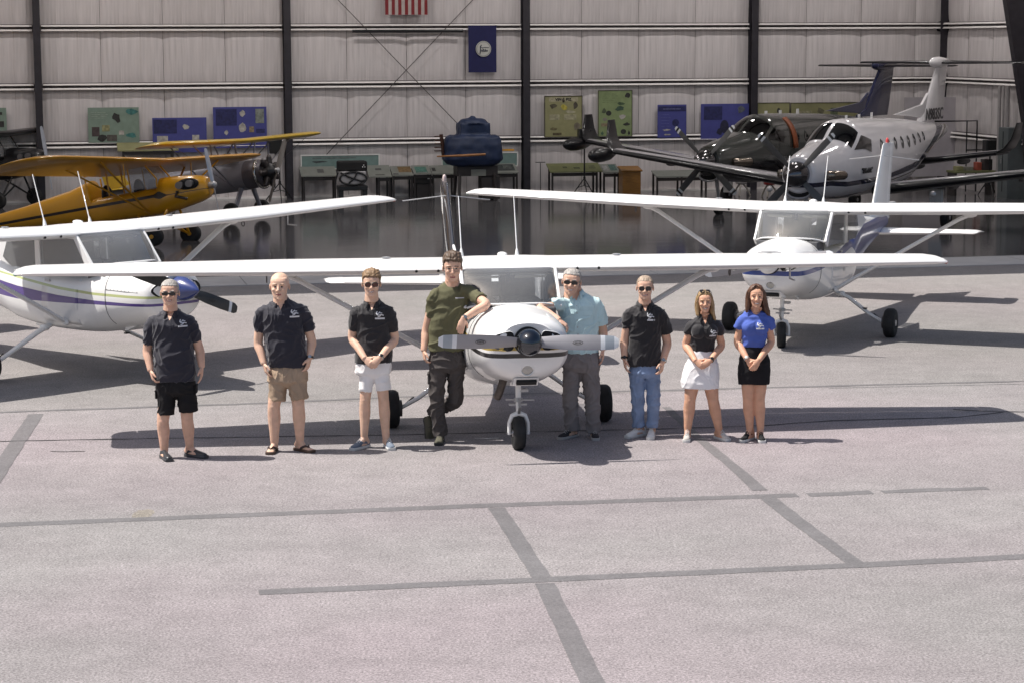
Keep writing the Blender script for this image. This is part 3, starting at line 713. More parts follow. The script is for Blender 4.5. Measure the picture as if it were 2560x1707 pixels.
    ax = MB().tube([(0, -.13, .185), (0, .13, .185)], .016, 8).build('axle', M_HUB, fk)
    return R

# stripes are printed along the fuselage: (colour, x stations, lower edge, upper edge)
m_c = paint_mat('livery_gold_black', (.80, .795, .785), [
    ((.012, .012, .013), [2.4, 1.5, 0, -5.5], [1.125, 1.14, 1.19, 1.36], [1.175, 1.19, 1.24, 1.39]),
    ((.42, .30, .06), [2.4, 1.5, 0, -5.5], [1.205, 1.225, 1.28, 1.41], [1.245, 1.265, 1.33, 1.43])])
m_l = paint_mat('livery_purple_green', (.80, .795, .785), [
    ((.085, .05, .23), [2.4, 1.9, 1.2, .4, -.6, -2, -5.5], [1.10, 1.08, 1.055, 1.02, .99, 1.05, 1.25], [1.135, 1.12, 1.11, 1.12, 1.17, 1.30, 1.45]),
    ((.46, .50, .22), [2.4, 1.9, 1.2, .4, -.6, -2, -5.5], [1.20, 1.19, 1.18, 1.20, 1.27, 1.40, 1.50], [1.235, 1.225, 1.215, 1.235, 1.30, 1.42, 1.52])])
m_r = paint_mat('livery_blue', (.80, .795, .785), [
    ((.03, .06, .24), [2.4, 1.5, .5, -.7, -1.2, -2, -5.5], [1.13, 1.15, 1.22, 1.30, .95, .9, 1.0], [1.20, 1.22, 1.30, 1.38, 1.50, 1.52, 1.45])])
m_cf = paint_mat('fin_black_stripe', (.035, .035, .04), [
    ((.80, .795, .785), [-5.9, -5.35, -4.8, -4.3, -3.9], [2.30, 1.95, 1.62, 1.34, 1.2], [2.52, 2.12, 1.74, 1.42, 1.3])], rough=.12, dirt=0.0)
M_SPB = pm('spinner_blue', (.028, .045, .17), .25, coat=.8, var=.03)
C_A = high_wing('white high wing aircraft in the middle with polished black spinner, two men leaning on it', (-.158, 24.22, 0), -1.4263, m_c, M_CHROME, [M_GREYB, M_TIPW, M_TIPG, M_TIPW], [(.80, .86), (.86, .93), (.93, 1.01)], PI/2-.03, .03, 1.94, spans=(.966, 1.008), rises=(-.03, .03), fin_h=.88, fin_m=m_cf, prop_r=.98)
C_R = high_wing('white high wing aircraft on the right with blue side stripe, parked behind the women', (4.33, 31.73, 0), -1.9524, m_r, M_WHITE, [M_GREYB, M_TIPW], [(.90, 1.01)], 1.74, .14, 1.97, nose_steer=.25, seatm=M_BEIGE)
C_L = high_wing('white high wing aircraft on the left with purple and green stripes and a blue spinner', (-5.70, 28.46, 0), -.77, m_l, M_SPB, [M_BLKB, M_TIPW, M_BLKB], [(.86, .90), (.90, .95)], 1.20, .14, 1.97, pointed=True, exhaust=False, nose_x=1.92, track=1.42)
# ------------------------------------------------------------------ turboprops inside the hangar
TS = [(5.0, 2.22, 1.30, .42, 2.0), (4.85, 2.28, 1.22, .50, 2.1), (4.3, 2.40, 1.12, .60, 2.2), (3.5, 2.52, 1.02, .70, 2.3), (3.0, 2.62, .98, .76, 2.3), (2.6, 2.86, .95, .80, 2.3), (2.1, 3.08, .93, .84, 2.3), (1.4, 3.16, .92, .87, 2.2), (-2.2, 3.06, .95, .87, 2.2), (-4.0, 2.96, 1.35, .72, 2.1), (-6.0, 2.82, 1.9, .45, 2.0), (-8.1, 2.68, 2.35, .14, 2.0)]
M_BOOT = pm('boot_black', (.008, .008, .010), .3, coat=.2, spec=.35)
M_TGREY = pm('upper_wing_grey', (.34, .33, .35), .25, coat=.5, var=.04)
def turboprop(label, loc, yaw, sc, fus_m, fin_m, stab_m, letters=True, prop_r=1.52, low_m=None, prop_ang=0.0):
    R = thing('turboprop_aircraft', label, 'airplane', loc, yaw, 'turboprop aircraft parked in the hangar', sc)
    secs = catmull(TS, 4)
    body = MB().loft([sring(*s, n=36) for s in secs]).build('fuselage', fus_m, R, smooth=50)
    bv = bvh_of(body)
    ax = lambda x: interp(x, [5, 3, 2, -2, -8], [1.75, 1.8, 2.0, 2.02, 2.52])
    for s_ in (1, -1):
        for nm, q in (('windscreen_pane', [(3.02, s_*.06), (2.18, s_*.05), (2.05, s_*.68), (2.72, s_*.92)]),
                      ('cockpit_window', [(2.62, s_*1.02), (1.98, s_*.78), (1.35, s_*.95), (1.50, s_*1.32)])):
            vs, fs = surf_patch(bv, ax, q, 6, 6, .012); MB().add(vs, fs).build(nm, M_GLASSD, R, smooth=60)
        for k in range(8):
            x = .55-k*.62
            vs = []; n = 14
            for i in range(n):
                a = 2*PI*i/n; xx = x+.13*math.cos(a); an = s_*(1.16-.20*math.sin(a)); d = Vector((0, math.sin(an), math.cos(an))); c = Vector((xx, 0, ax(xx)))
                vs.append((bv.ray_cast(c, d)[0] or c)+d*.01)
            MB().add(vs, [tuple(range(n))]).build('cabin_window', M_GLASSD, R)
        # exhaust stacks
        ex = MB().tube([(4.35, s_*.50, 1.72), (4.40, s_*.66, 1.72), (4.25, s_*.78, 1.72), (3.70, s_*.84, 1.70)], [.10, .13, .13, .125], 14, flat=.8).build('exhaust_stack', pm('stack_metal', (.28, .24, .20), .18, metal=.95), R, smooth=50)
        MB().lathe([(-.01, .11), (.0, .02)], (3.69, s_*.84, 1.70), (1, 0, 0), 14).build('stack_mouth', M_DRK, ex)
        # low wing with dark de-ice boot, winglet, gear
        WS = [(.70, .95, 2.15, 1.10, .15), (7.75, .35, 1.15, 2.02, .12)]
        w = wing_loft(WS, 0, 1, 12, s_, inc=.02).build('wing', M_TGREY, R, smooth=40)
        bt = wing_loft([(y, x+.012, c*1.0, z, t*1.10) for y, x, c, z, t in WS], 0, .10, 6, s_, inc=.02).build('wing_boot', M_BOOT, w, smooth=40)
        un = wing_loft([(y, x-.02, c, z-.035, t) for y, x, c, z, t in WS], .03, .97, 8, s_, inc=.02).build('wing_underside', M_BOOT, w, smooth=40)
        wl = MB().loft([[Vector((xl-f*c, s_*y+h*c, z)) for f, h in airfoil(.10, 0, 1, 8, 0)] for y, xl, c, z in ((7.72, .35, 1.15, 2.0), (7.95, .22, 1.0, 2.16), (8.10, .0, .78, 2.45), (8.18, -.25, .50, 2.95))]).build('winglet', M_BOOT, w, smooth=50)
        if s_ < 0:
            MB().lathe([(.95, .01), (.90, .10), (.75, .17), (.5, .225), (.2, .23), (-.3, .19), (-.9, .03)], (.30, s_*8.05, 1.92), (1, 0, 0), 20).build('radar_pod', M_BOOT, w, smooth=60)
        for yy in (2.6, 4.6, 6.2):
            fz = interp(yy, [.7, 7.75], [1.10, 2.02]); MB().ell((-.75, s_*yy, fz-.16), (.55, .05, .10), n=10, k=8).build('flap_fairing', M_BOOT, w, smooth=60)
        MB().lathe([(0, .09), (.02, .07), (.03, .0)], (.80, s_*2.45, 1.05), (1, 0, .1), 14).build('landing_light', M_HUB, w, smooth=50)
        lg = MB().tube([(-.5, s_*2.3, 1.20), (-.35, s_*2.35, .70), (-.45, s_*2.4, .30)], [.07, .06, .05], 10).build('gear_leg', M_HUB, R, smooth=50)
        MB().box((-.2, s_*2.22, .75), (.03, .36, .75)).build('gear_door', pm('gear_door_paint', (.55, .54, .54), .4), lg, bevel=.01)
        wheel(R, -.5, s_*2.45, .30, .22)
        # T tail
        sb = wing_loft([(.0, -7.15, 1.15, 4.62, .10), (2.62, -7.45, .75, 4.62, .09)], 0, 1, 10, s_, inc=0).build('stabilizer', stab_m, R, smooth=40)
    fn = MB(); fr_ = lambda z, xl, c, t: [Vector((xl-f*c, h*c, z)) for f, h in airfoil(t, 0, 1, 12, 0)]
    fin = fn.loft([fr_(2.85, -5.3, 2.6, .09), fr_(3.15, -5.95, 2.05, .10), fr_(4.5, -7.10, 1.25, .10), fr_(4.62, -7.2, 1.2, .09)]).build('fin', fin_m, R, smooth=40)
    MB().prism([(-3.0, 3.12), (-5.9, 2.95), (-6.3, 3.7), (-5.7, 3.36)], -.045, .045).build('dorsal_fin', fin_m, R, bevel=.02)
    MB().lathe([(1.0, .01), (.92, .09), (.7, .16), (.2, .18), (-.6, .12), (-1.1, .02)], (-7.6, 0, 4.64), (1, 0, 0), 18).build('tail_fairing', fin_m, R, smooth=60)
    if letters:
        for s_, al in ((1, 1), (-1, -1)):
            Mt = Matrix.Translation((-6.70, s_*.13, 3.02)) @ Matrix.Rotation(PI if s_ > 0 else 0, 4, 'Z') @ Matrix.Rotation(PI/2, 4, 'X')
            text('N983SC', 'registration', M_BLK, Mt, .50, R, .004, sx=1.05, bold=.010)
        for s_ in (1, -1):
            h = bv.ray_cast(Vector((1.75, 0, 1.72)), Vector((0, s_, 0)))[0]
            Mt = Matrix.Translation((1.75, h.y+s_*.004, 1.72)) @ Matrix.Rotation(PI if s_ > 0 else 0, 4, 'Z') @ Matrix.Rotation(PI/2, 4, 'X')
            text('"SPLANE"', 'name_lettering', M_BLK, Mt, .21, R, .02, bold=.004)
    # cowl chin intake
    MB().tube([(4.92, .33*math.cos(a), 1.27+.15*math.sin(a)) for a in [2*PI*i/24 for i in range(25)]], .035, 8).build('intake_lip', M_TGREY, R, smooth=60)
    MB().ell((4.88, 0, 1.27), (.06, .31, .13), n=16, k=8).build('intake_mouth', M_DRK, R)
    # propeller
    pr = bpy.data.objects.new('propeller', None); COL.objects.link(pr); pr.parent = R; pr.location = (5.12, 0, 1.78); pr.rotation_euler = (prop_ang, 0, 0); pr.empty_display_size = .1
    MB().lathe([(-.14, .34), (-.05, .35), (.10, .335), (.28, .28), (.44, .19), (.55, .08), (.58, .001)], (0, 0, 0), (1, 0, 0), 30).build('spinner', pm('spinner_metal', (.16, .155, .16), .16, metal=.95), pr, smooth=50)
    for k in range(4):
        o = blade(.24, prop_r, .20, None, [(.86, .90), (.90, .94), (.94, 1.01)]).build('blade', [pm('blade_dark_grey', (.09, .09, .09), .4), M_TIPW, M_BLKB, M_TIPW], pr, smooth=50); o.rotation_euler = (PI/4+k*PI/2, 0, 0)
    MB().tube([(4.4, 0, 1.1), (4.3, 0, .7), (4.25, 0, .35)], [.07, .06, .05], 10).build('nose_leg', M_HUB, R, smooth=50)
    wheel(R, 4.25, 0, .26, .18)
    ae = MB()
    for x, y in ((1.2, 0), (.4, .1), (-1.0, 0)): ae.box((x, y, ax(x)+1.16), (.16, .02, .16))
    ae.build('aerial', M_WHITE, R)
    return R
M_NAVY = (.012, .014, .045)
m_ta = paint_mat('livery_navy_belly', (.80, .775, .79), [
    (M_NAVY, [5.2, 3, 0, -3, -6, -8.2], [-1, -1, -1, -1, -1, -1], [1.12, 1.06, 1.10, 1.32, 2.0, 2.45]),
    (M_NAVY, [5.2, 3, 0, -3, -6, -8.2], [1.42, 1.34, 1.34, 1.58, 2.28, 2.9], [1.55, 1.48, 1.50, 1.78, 2.55, 3.3]),
    ((.22, .19, .14), [1.0, 0, -3, -6, -8.2], [1.30, 1.24, 1.46, 2.14, 2.7], [1.30, 1.27, 1.50, 2.20, 2.8])], rough=.2)
m_tb = paint_mat('livery_dark_grey', (.045, .048, .044), [((.006, .006, .008), [5.2, 3, 0, -3, -6, -8.2], [-1]*6, [1.62, 1.66, 1.75, 1.95, 2.35, 2.6])], rough=.16)
M_TFIN = pm('fin_white', (.78, .76, .77), .22, coat=.6, var=.03)
M_TNAVY = pm('fin_navy', (.015, .02, .07), .2, coat=.6)
TA_ = turboprop('white turboprop with navy belly and dark spinner at the right side of the hangar', (7.95, 50.2, 0), -PI/2-.49, .79, m_ta, M_TFIN, M_BOOT, prop_ang=.02)
TB_ = turboprop('dark grey turboprop with orange cabin door behind the white one', (6.95, 56.3, 0), -PI/2-.62, .76, m_tb, M_TNAVY, M_BOOT, letters=False, prop_ang=.04)
_o = MB().loft([[Vector((x, (.80+dx)*math.sin(a), 2.05+(1.0+dx)*math.cos(a))) for a in [.55+.13*i for i in range(9)]] for x, dx in ((.95, .13), (.72, .15))], False, closed=False).build('cabin_door', pm('door_orange', (.22, .055, .015), .4), TB_, smooth=50, solid=.05)

# ------------------------------------------------------------------ yellow light aircraft, biplane, dark monoplane
M_YEL = pm('paint_yellow', (.70, .33, .012), .32, var=.05, vs=2, coat=.5, dirt=((.40, .17, .01), .4))
CS = [(1.02, 1.42, 1.02, .20, 2.2), (.95, 1.48, .95, .28, 2.4), (.75, 1.54, .88, .33, 2.5), (.30, 1.60, .80, .35, 2.6), (.02, 1.62, .76, .36, 2.8), (-.06, 1.40, .75, .36, 3.0), (-1.55, 1.42, .78, .36, 3.0), (-1.62, 1.86, .79, .35, 2.8), (-2.1, 1.72, .86, .32, 2.6), (-3.2, 1.55, 1.0, .25, 2.4), (-4.6, 1.40, 1.14, .14, 2.2), (-5.75, 1.32, 1.22, .04, 2.0)]
def tail_dragger(label, loc, yaw, pitch, sc, fm, wm, roll=0.0, name='tail_wheel_aircraft', tubem=None):
    R = thing(name, label, 'airplane', loc, scale=sc, rot=(roll, -pitch, yaw))
    tubem = tubem or wm
    body = MB().loft([sring(*s, n=32) for s in CS]).build('fuselage', fm, R, smooth=40)
    T0 = [(0, .20, 1.58, 2.02, .11), (4.55, .20, 1.58, 2.12, .11), (5.0, .12, 1.36, 2.13, .10), (5.25, -.05, 1.0, 2.135, .08), (5.36, -.30, .50, 2.135, .04)]
    for s_ in (1, -1):
        w = wing_loft(T0, 0, 1, 14, s_, inc=.07).build('wing', wm, R, smooth=40)
        for xa, xb in ((.0, .05), (-.85, -.75)): MB().tube([(-.25, s_*.36, .82), (xb, s_*2.75, 2.0)], .028, 8, flat=.5, up=(1, 0, 0)).build('wing_strut', tubem, R, smooth=50)
        MB().tube([(-.1, s_*1.55, 1.45), (-.05, s_*1.6, 2.0)], .014, 6).build('jury_strut', tubem, R)
        fr = MB()
        for a, b in (((.02, 1.60), (-.22, 2.0)), ((-.22, 2.0), (-1.62, 1.96)), ((-.60, 1.40), (-.60, 1.98)), ((-1.10, 1.40), (-1.10, 1.98)), ((.0, 1.40), (.02, 1.6)), ((-1.6, 1.4), (-1.6, 1.9))):
            fr.tube([(a[0], s_*.345, a[1]), (b[0], s_*.345, b[1])], .02, 6)
        fr.build('cabin_frame', tubem, R, smooth=50)
        MB().prism([(-.02, 1.42), (.0, 1.58), (-.22, 1.94), (-.58, 1.94), (-.58, 1.42)], s_*.335, s_*.340).build('side_window', M_GLASS, R)
        # exposed cylinders in a dark opening
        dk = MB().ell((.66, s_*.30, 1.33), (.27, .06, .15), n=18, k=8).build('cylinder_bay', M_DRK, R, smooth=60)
        cy = MB()
        for x in (.53, .76):
            for q in range(5): cy.lathe([(-.008, .085), (.008, .085)], (x, s_*(.30+.03*q), 1.34), (0, 1, 0), 14)
            cy.lathe([(0, .06), (.17, .055), (.19, .0)], (x, s_*.29, 1.34), (0, 1, 0), 12)
        cy.build('cylinder', pm('cylinder_metal', (.22, .22, .23), .3, metal=.8), dk, smooth=40)
        MB().tube([(.45, s_*.36, 1.22), (.40, s_*.38, 1.10), (.62, s_*.30, 1.0)], .035, 8).build('exhaust_pipe', M_EXH, R, smooth=50)
        gl = MB().tube([(.12, s_*.30, .82), (.02, s_*.78, .25)], .03, 8).tube([(-.55, s_*.30, .80), (-.02, s_*.78, .25)], .026, 8).tube([(0, 0, .58), (.0, s_*.80, .22)], .024, 8).build('gear_leg', tubem, R, smooth=50)
        wheel(R, 0, s_*.90, .23, .16, hubm=wm)
        wing_loft([(.0, -4.75, .85, 1.36, .05), (1.0, -4.85, .75, 1.36, .05), (1.35, -5.05, .45, 1.36, .03)], 0, 1, 8, s_, inc=0).build('stabilizer', wm, R, smooth=40)
    MB().loft([[Vector((xl-f*c, h*c, z)) for f, h in airfoil(.06, 0, 1, 8, 0)] for z, xl, c in ((1.3, -4.7, 1.1), (1.8, -4.95, 1.05), (2.1, -5.2, .7), (2.2, -5.4, .3))]).build('fin', wm, R, smooth=40)
    n = 8; MB().loft([[Vector((.02-.08*abs(-1+2*i/n)**2, .34*(-1+2*i/n), 1.61)) for i in range(n+1)], [Vector((-.24, .34*(-1+2*i/n), 2.0)) for i in range(n+1)]], False, closed=False).build('windscreen', M_GLASS, R)
    for x in (-.35, -1.1):
        st = MB(); st.ell((x-.22, 0, 1.42), (.07, .24, .28), n=14, k=10); st.box((x, 0, 1.22), (.42, .46, .12)); st.build('seat', M_BLK, R, smooth=50)
    pr = MB(); o = None
    p = bpy.data.objects.new('propeller', None); COL.objects.link(p); p.parent = R; p.location = (1.10, 0, 1.24); p.rotation_euler = (.10, 0, 0); p.empty_display_size = .1
    for k in (0, 1):
        o = blade(.05, .88, .13, None, []).build('blade', pm('blade_silver', (.45, .48, .55), .35, metal=.4), p, smooth=50); o.rotation_euler = (k*PI, 0, 0)
    MB().lathe([(-.08, .08), (.04, .08), (.07, .05), (.08, 0)], (0, 0, 0), (1, 0, 0), 16).build('hub', M_HUB, p, smooth=40)
    MB().tube([(-5.55, 0, 1.2), (-5.75, 0, 1.05)], .02, 6).build('tail_spring', M_BLK, R)
    return R
m_yc = paint_mat('livery_yellow', (.70, .33, .012), [((.012, .010, .010), [4, .2, .02, -.10, -6], [1.16, 1.16, 1.10, 1.16, 1.20], [1.16, 1.18, 1.30, 1.235, 1.26])])
CUB = tail_dragger('bright yellow high wing aircraft with a black stripe and black seats', (-7.15, 46.3, .0), -.33, .18, (1.04, .93, .88), m_yc, M_YEL, roll=-.045, tubem=M_YEL)
M_DKP = pm('paint_dark', (.012, .012, .014), .35, coat=.3)
M_DKW = pm('wing_dark', (.030, .029, .031), .4, coat=.3)
DARK = tail_dragger('dark high wing aircraft in the back left corner, mostly hidden by yellow wings', (-12.9, 57.3, 0), -.35, .10, .95, M_DKP, M_DKW, tubem=M_DKP)

M_SIL = pm('fabric_silver', (.27, .27, .31), .35, metal=.25, var=.05, vs=3)
M_SIL2 = pm('fabric_silver_dark', (.13, .12, .135), .4, metal=.2, var=.06, vs=3)
M_YELW = pm('paint_wing_yellow', (.55, .36, .02), .35, var=.05, vs=2, coat=.4)
def biplane(loc, yaw, pitch, sc, roll):
    R = thing('parasol_aircraft', 'silver aircraft with a raised yellow wing and a bare radial engine', 'airplane', loc, scale=sc, rot=(roll, -pitch, yaw))
    BS = [(1.55, 1.98, 1.12, .43, 2.0), (1.45, 2.02, 1.08, .47, 2.0), (.9, 2.04, 1.04, .49, 2.1), (.85, 2.05, 1.03, .50, 2.2)]
    B2 = [(.85, 2.05, 1.03, .50, 2.2), (.2, 2.10, 1.02, .48, 2.3), (-.9, 2.14, 1.04, .46, 2.3), (-2.2, 2.08, 1.12, .38, 2.2), (-3.8, 1.92, 1.3, .24, 2.1), (-5.3, 1.75, 1.5, .08, 2.0)]
    MB().loft([sring(*s, n=30) for s in BS]).build('nose_panel', M_SIL2, R, smooth=40)
    MB().loft([sring(*s, n=30) for s in B2]).build('fuselage', M_SIL, R, smooth=40)
    for x in (-.25, -1.25):
        MB().tube([(x+.36*math.cos(a), .27*math.sin(a), 2.12) for a in [2*PI*i/20 for i in range(21)]], .035, 6).build('cockpit_rim', M_DRK, R, smooth=50)
        MB().ell((x, 0, 2.08), (.34, .25, .05), n=16, k=6).build('cockpit', M_DRK, R)
        MB().prism([(x+.36, 2.12), (x+.22, 2.42)], -.2, .2).build('windscreen', M_GLASS, R) if False else MB().box((x+.32, 0, 2.26), (.012, .42, .28), Matrix.Rotation(-.45, 3, 'Y')).build('windscreen', M_GLASS, R)
    U = [(0, 1.05, 1.5, 2.72, .13), (4.2, 1.05, 1.5, 2.80, .13), (4.6, .98, 1.3, 2.81, .11), (4.85, .75, .9, 2.815, .06), (4.95, .45, .4, 2.815, .03)]
    Lw = [(.35, .40, 1.45, 1.12, .09), (4.0, .40, 1.45, 1.24, .09), (4.4, .32, 1.25, 1.25, .08), (4.6, .1, .8, 1.255, .05)]
    for s_ in (1, -1):
        wing_loft(U, 0, 1, 12, s_, inc=.02).build('wing', M_YELW, R, smooth=40)
        sm = MB()
        for a, b in (((.75, 2.9, 2.72), (.45, .45, 1.15)), ((-.15, 2.9, 2.72), (-.55, .45, 1.15)), ((.6, 1.7, 2.72), (.55, 1.65, 1.95))): sm.tube([(a[0], s_*a[1], a[2]), (b[0], s_*b[1], b[2])], .035, 8, flat=.45, up=(1, 0, 0))
        sm.build('wing_strut', M_SIL, R, smooth=50)
        cb = MB()
        for a, b in (((.85, .62, 2.74), (.75, .42, 2.0)), ((-.05, .62, 2.74), (.05, .42, 2.08)), ((.85, .62, 2.74), (.05, .42, 2.08))): cb.tube([(a[0], s_*a[1], a[2]), (b[0], s_*b[1], b[2])], .028, 8)
        cb.build('cabane_strut', M_SIL, R, smooth=50)
        MB().tube([(.5, s_*.5, 1.15), (.75, s_*4.0, 2.74)], .008, 4).build('flying_wire', M_STEEL, R)
        MB().tube([(.65, s_*.35, 1.1), (.55, s_*.78, .35)], [.09, .07], 10).build('gear_leg', M_SIL, R, smooth=50)
        wheel(R, .5, s_*.92, .33, .2)
        wing_loft([(.0, -4.5, 1.1, 1.72, .06), (1.5, -4.75, .75, 1.72, .05)], 0, 1, 8, s_, inc=0).build('stabilizer', M_YELW, R, smooth=40)
    MB().loft([[Vector((xl-f*c, h*c, z)) for f, h in airfoil(.06, 0, 1, 8, 0)] for z, xl, c in ((1.6, -4.3, 1.2), (2.5, -4.8, .9), (2.75, -5.0, .4))]).build('fin', M_YELW, R, smooth=40)
    en = MB().lathe([(-.12, .22), (-.1, .30), (.16, .28), (.30, .18), (.36, .06), (.37, 0)], (1.62, 0, 1.55), (1, 0, 0), 20).build('radial_engine', M_BLK, R, smooth=40)
    for k in range(7):
        a = 2*PI*k/7+.2; d = Vector((0, math.sin(a), math.cos(a))); c = MB()
        for q in range(7): c.lathe([(0, .115-.003*q), (.018, .115-.003*q)], Vector((1.68, 0, 1.55))+d*(.28+.035*q), d, 12)
        c.lathe([(.0, .08), (.30, .075), (.34, .05)], Vector((1.68, 0, 1.55))+d*.25, d, 10)
        c.build('cylinder', M_STEEL, en, smooth=40)
    MB().tube([(1.40, .52*math.sin(a), 1.55+.52*math.cos(a)) for a in [.9+.25*i for i in range(20)]], .055, 8).build('exhaust_collector', pm('collector_metal', (.55, .53, .5), .15, metal=1.0), R, smooth=50)
    p = bpy.data.objects.new('propeller', None); COL.objects.link(p); p.parent = R; p.location = (2.02, 0, 1.55); p.rotation_euler = (-.62, 0, 0); p.empty_display_size = .1
    for k in (0, 1):
        o = blade(.06, 1.28, .22, None, []).build('blade', pm('blade_brown', (.10, .085, .075), .3), p, smooth=50); o.rotation_euler = (k*PI, 0, 0)
    MB().lathe([(-.1, .09), (.06, .09), (.1, .0)], (0, 0, 0), (1, 0, 0), 14).build('hub', M_HUB, p, smooth=40)
    return R
BIP = biplane((-6.55, 52.2, 0), -.50, .15, .68, .0)
# wing tip of an aircraft hung from the roof, its body lies outside the view
hw = thing('hanging_aircraft', 'yellow wing tip of an aircraft hung from the roof at the far left', 'airplane', W(-17.2, 3.0, 3.1), WY)
wing_loft([(0, .5, 1.2, 0, .11), (3.3, .5, 1.2, -.02, .11), (3.65, .35, .85, -.02, .08), (3.8, .1, .35, -.02, .03)], 0, 1, 10, -1).xf(Matrix.Rotation(PI, 4, 'Z')).build('wing', M_YEL, hw, smooth=40)
MB().loft([sring(x, a, b, c, 2.2, 20) for x, a, b, c in ((.9, .1, -.3, .15), (.5, .2, -.5, .3), (-1.5, .1, -.4, .25), (-3.5, -.05, -.2, .05))]).build('fuselage', M_YEL, hw, smooth=40)
MB().tube([(.1, 0, .1), (.1, 0, 5.4)], .008, 5).build('hanging_cable', M_STEEL, hw)

# ------------------------------------------------------------------ boards and posters on the back wall
def flat(name, label, cat, s0, z0, s1, z1, d, m, border=None, items=(), group=None, bw=.03):
    """display board on the wall; items = (name, x0, y0, x1, y1, colour, round?) in fractions from the lower left"""
    w, h = s1-s0, z1-z0
    t = thing(name, label, cat, W(s0, d, z0), WY, group)
    MB().box2((0, -.03, 0), (w, 0, h)).build('panel', m, t)
    if border:
        b = MB()
        for a, c in (((0, -.045, 0), (w, -.02, bw)), ((0, -.045, h-bw), (w, -.02, h)), ((0, -.045, bw), (bw, -.02, h-bw)), ((w-bw, -.045, bw), (w, -.02, h-bw))): b.box2(a, c)
        b.build('border', border, t)
    for it in items:
        nm, x0, y0, x1, y1, col = it[:6]
        m_ = MB()
        if len(it) > 6 and it[6] == 'o':
            n = 16; m_.prism([((x0+x1)/2*w+(x1-x0)/2*w*math.cos(2*PI*i/n), (y0+y1)/2*h+(y1-y0)/2*h*math.sin(2*PI*i/n)) for i in range(n)], -.036, -.030)
        elif len(it) > 6 and it[6] == 'j':
            rn = random.Random(nm+str(x0)); n = 9; m_.prism([((x0+x1)/2*w+(x1-x0)/2*w*rn.uniform(.55, 1.1)*math.cos(2*PI*i/n), (y0+y1)/2*h+(y1-y0)/2*h*rn.uniform(.5, 1.1)*math.sin(2*PI*i/n)) for i in range(n)], -.036, -.030)
        else: m_.box2((x0*w, -.036, y0*h), (x1*w, -.028, y1*h))
        m_.build(nm, pm('print_%02x%02x%02x' % tuple(int(c*255) for c in col), col, .6, var=.35, vs=14), t)
    return t
def prints(rows, x0, x1, y0, y1, col):
    """lines of illegible small print as thin bars"""
    out = []
    for i in range(rows):
        y = lerp(y1, y0, i/max(1, rows-1)); out.append(('text_line', x0, y-.008, lerp(x0, x1, .8+.2*((i*37 % 10)/10)), y+.008, col))
    return out
GRN, OLV, BLU, DBL, DK, LT, TEAL, TAN = (.20, .27, .22), (.27, .26, .13), (.060, .065, .26), (.02, .022, .10), (.03, .03, .028), (.40, .38, .35), (.05, .17, .16), (.25, .19, .12)
M_PG, M_PO, M_PB = pm('poster_green', GRN, .6, var=.1), pm('poster_olive', OLV, .6, var=.1), pm('poster_blue', BLU, .55, var=.08)
M_PG2 = pm('poster_leaf', (.22, .28, .13), .6, var=.12)
M_FRD = pm('frame_dark', (.06, .05, .04), .5); M_FRW = pm('frame_white', (.70, .70, .68), .5)
flat('display_board', 'green board cut by the left edge of the photo', 'board', -15.4, 1.62, -14.04, 2.54, .2, M_PG, None, [('picture', .70, .80, .92, .88, DK), ('picture', .62, .45, .95, .62, DK)])
flat('display_board', 'pale green board with dark silhouettes and teal patches above the yellow aircraft', 'board', -11.93, 1.59, -10.59, 2.52, .2, M_PG, None,
     [('picture', .47, .55, .66, .88, DK, 'j'), ('picture', .68, .78, .99, .96, TEAL, 'j'), ('picture', .72, .10, .98, .30, TEAL, 'j'), ('picture', .27, .32, .42, .50, OLV), ('picture', .07, .18, .22, .45, (.07, .05, .05)), ('picture', .16, .02, .36, .24, DK, 'j'), ('picture', .36, .04, .56, .22, (.09, .08, .07)), ('picture', .60, .22, .70, .34, LT)]+prints(4, .05, .42, .70, .86, (.30, .36, .30)))
flat('display_board', 'blue board with two pale pictures, lower and left of the taller blue board', 'board', -10.24, 1.30, -8.8, 2.23, .2, M_PB, None,
     [('title_block', .02, .55, .45, .95, DBL), ('picture', .55, .62, .68, .85, LT, 'j'), ('picture', .08, .25, .28, .48, LT), ('picture', .73, .30, .86, .50, LT)])
flat('display_board', 'tall blue board with a navy square and figures, left of the column', 'board', -8.62, 1.40, -7.18, 2.5, .2, M_PB, None,
     [('title_block', .05, .55, .44, .95, DBL), ('picture', .49, .72, .60, .93, LT, 'j'), ('picture', .79, .60, .95, .95, (.20, .22, .20)), ('picture', .45, .34, .62, .62, LT, 'j'), ('picture', .20, .30, .28, .46, LT, 'j'), ('picture', .67, .38, .76, .52, TAN), ('picture', .80, .36, .96, .46, DBL)])
v = flat('poster', 'framed olive poster headed VIN FIZ with a yellow burst and sketches', 'poster', .53, 1.57, 1.62, 2.72, .2, M_PO, M_FRD,
     [('banner', .12, .86, .88, .96, (.36, .33, .22)), ('picture', .13, .67, .36, .84, (.09, .08, .05), 'j'), ('picture', .42, .62, .60, .82, (.42, .36, .06), 'j'), ('picture', .74, .66, .88, .86, (.08, .07, .05), 'j'), ('caption_box', .13, .42, .40, .55, (.33, .31, .20)), ('caption_box', .52, .42, .84, .55, (.33, .31, .20)), ('picture', .55, .56, .82, .66, (.36, .34, .24), 'j'), ('picture', .15, .14, .36, .26, (.14, .12, .06), 'j'), ('picture', .74, .16, .96, .36, (.16, .14, .10), 'j'), ('picture', .22, .05, .45, .11, (.10, .08, .04)), ('emblem', .46, .80, .54, .97, (.05, .04, .03), 'j')], bw=.018)
text('VIN', 'poster_title', M_BLK, Matrix.Translation((.40, -.04, 1.045)) @ Matrix.Rotation(PI/2, 4, 'X'), .10, v, .002, sx=1.1, bold=.004)
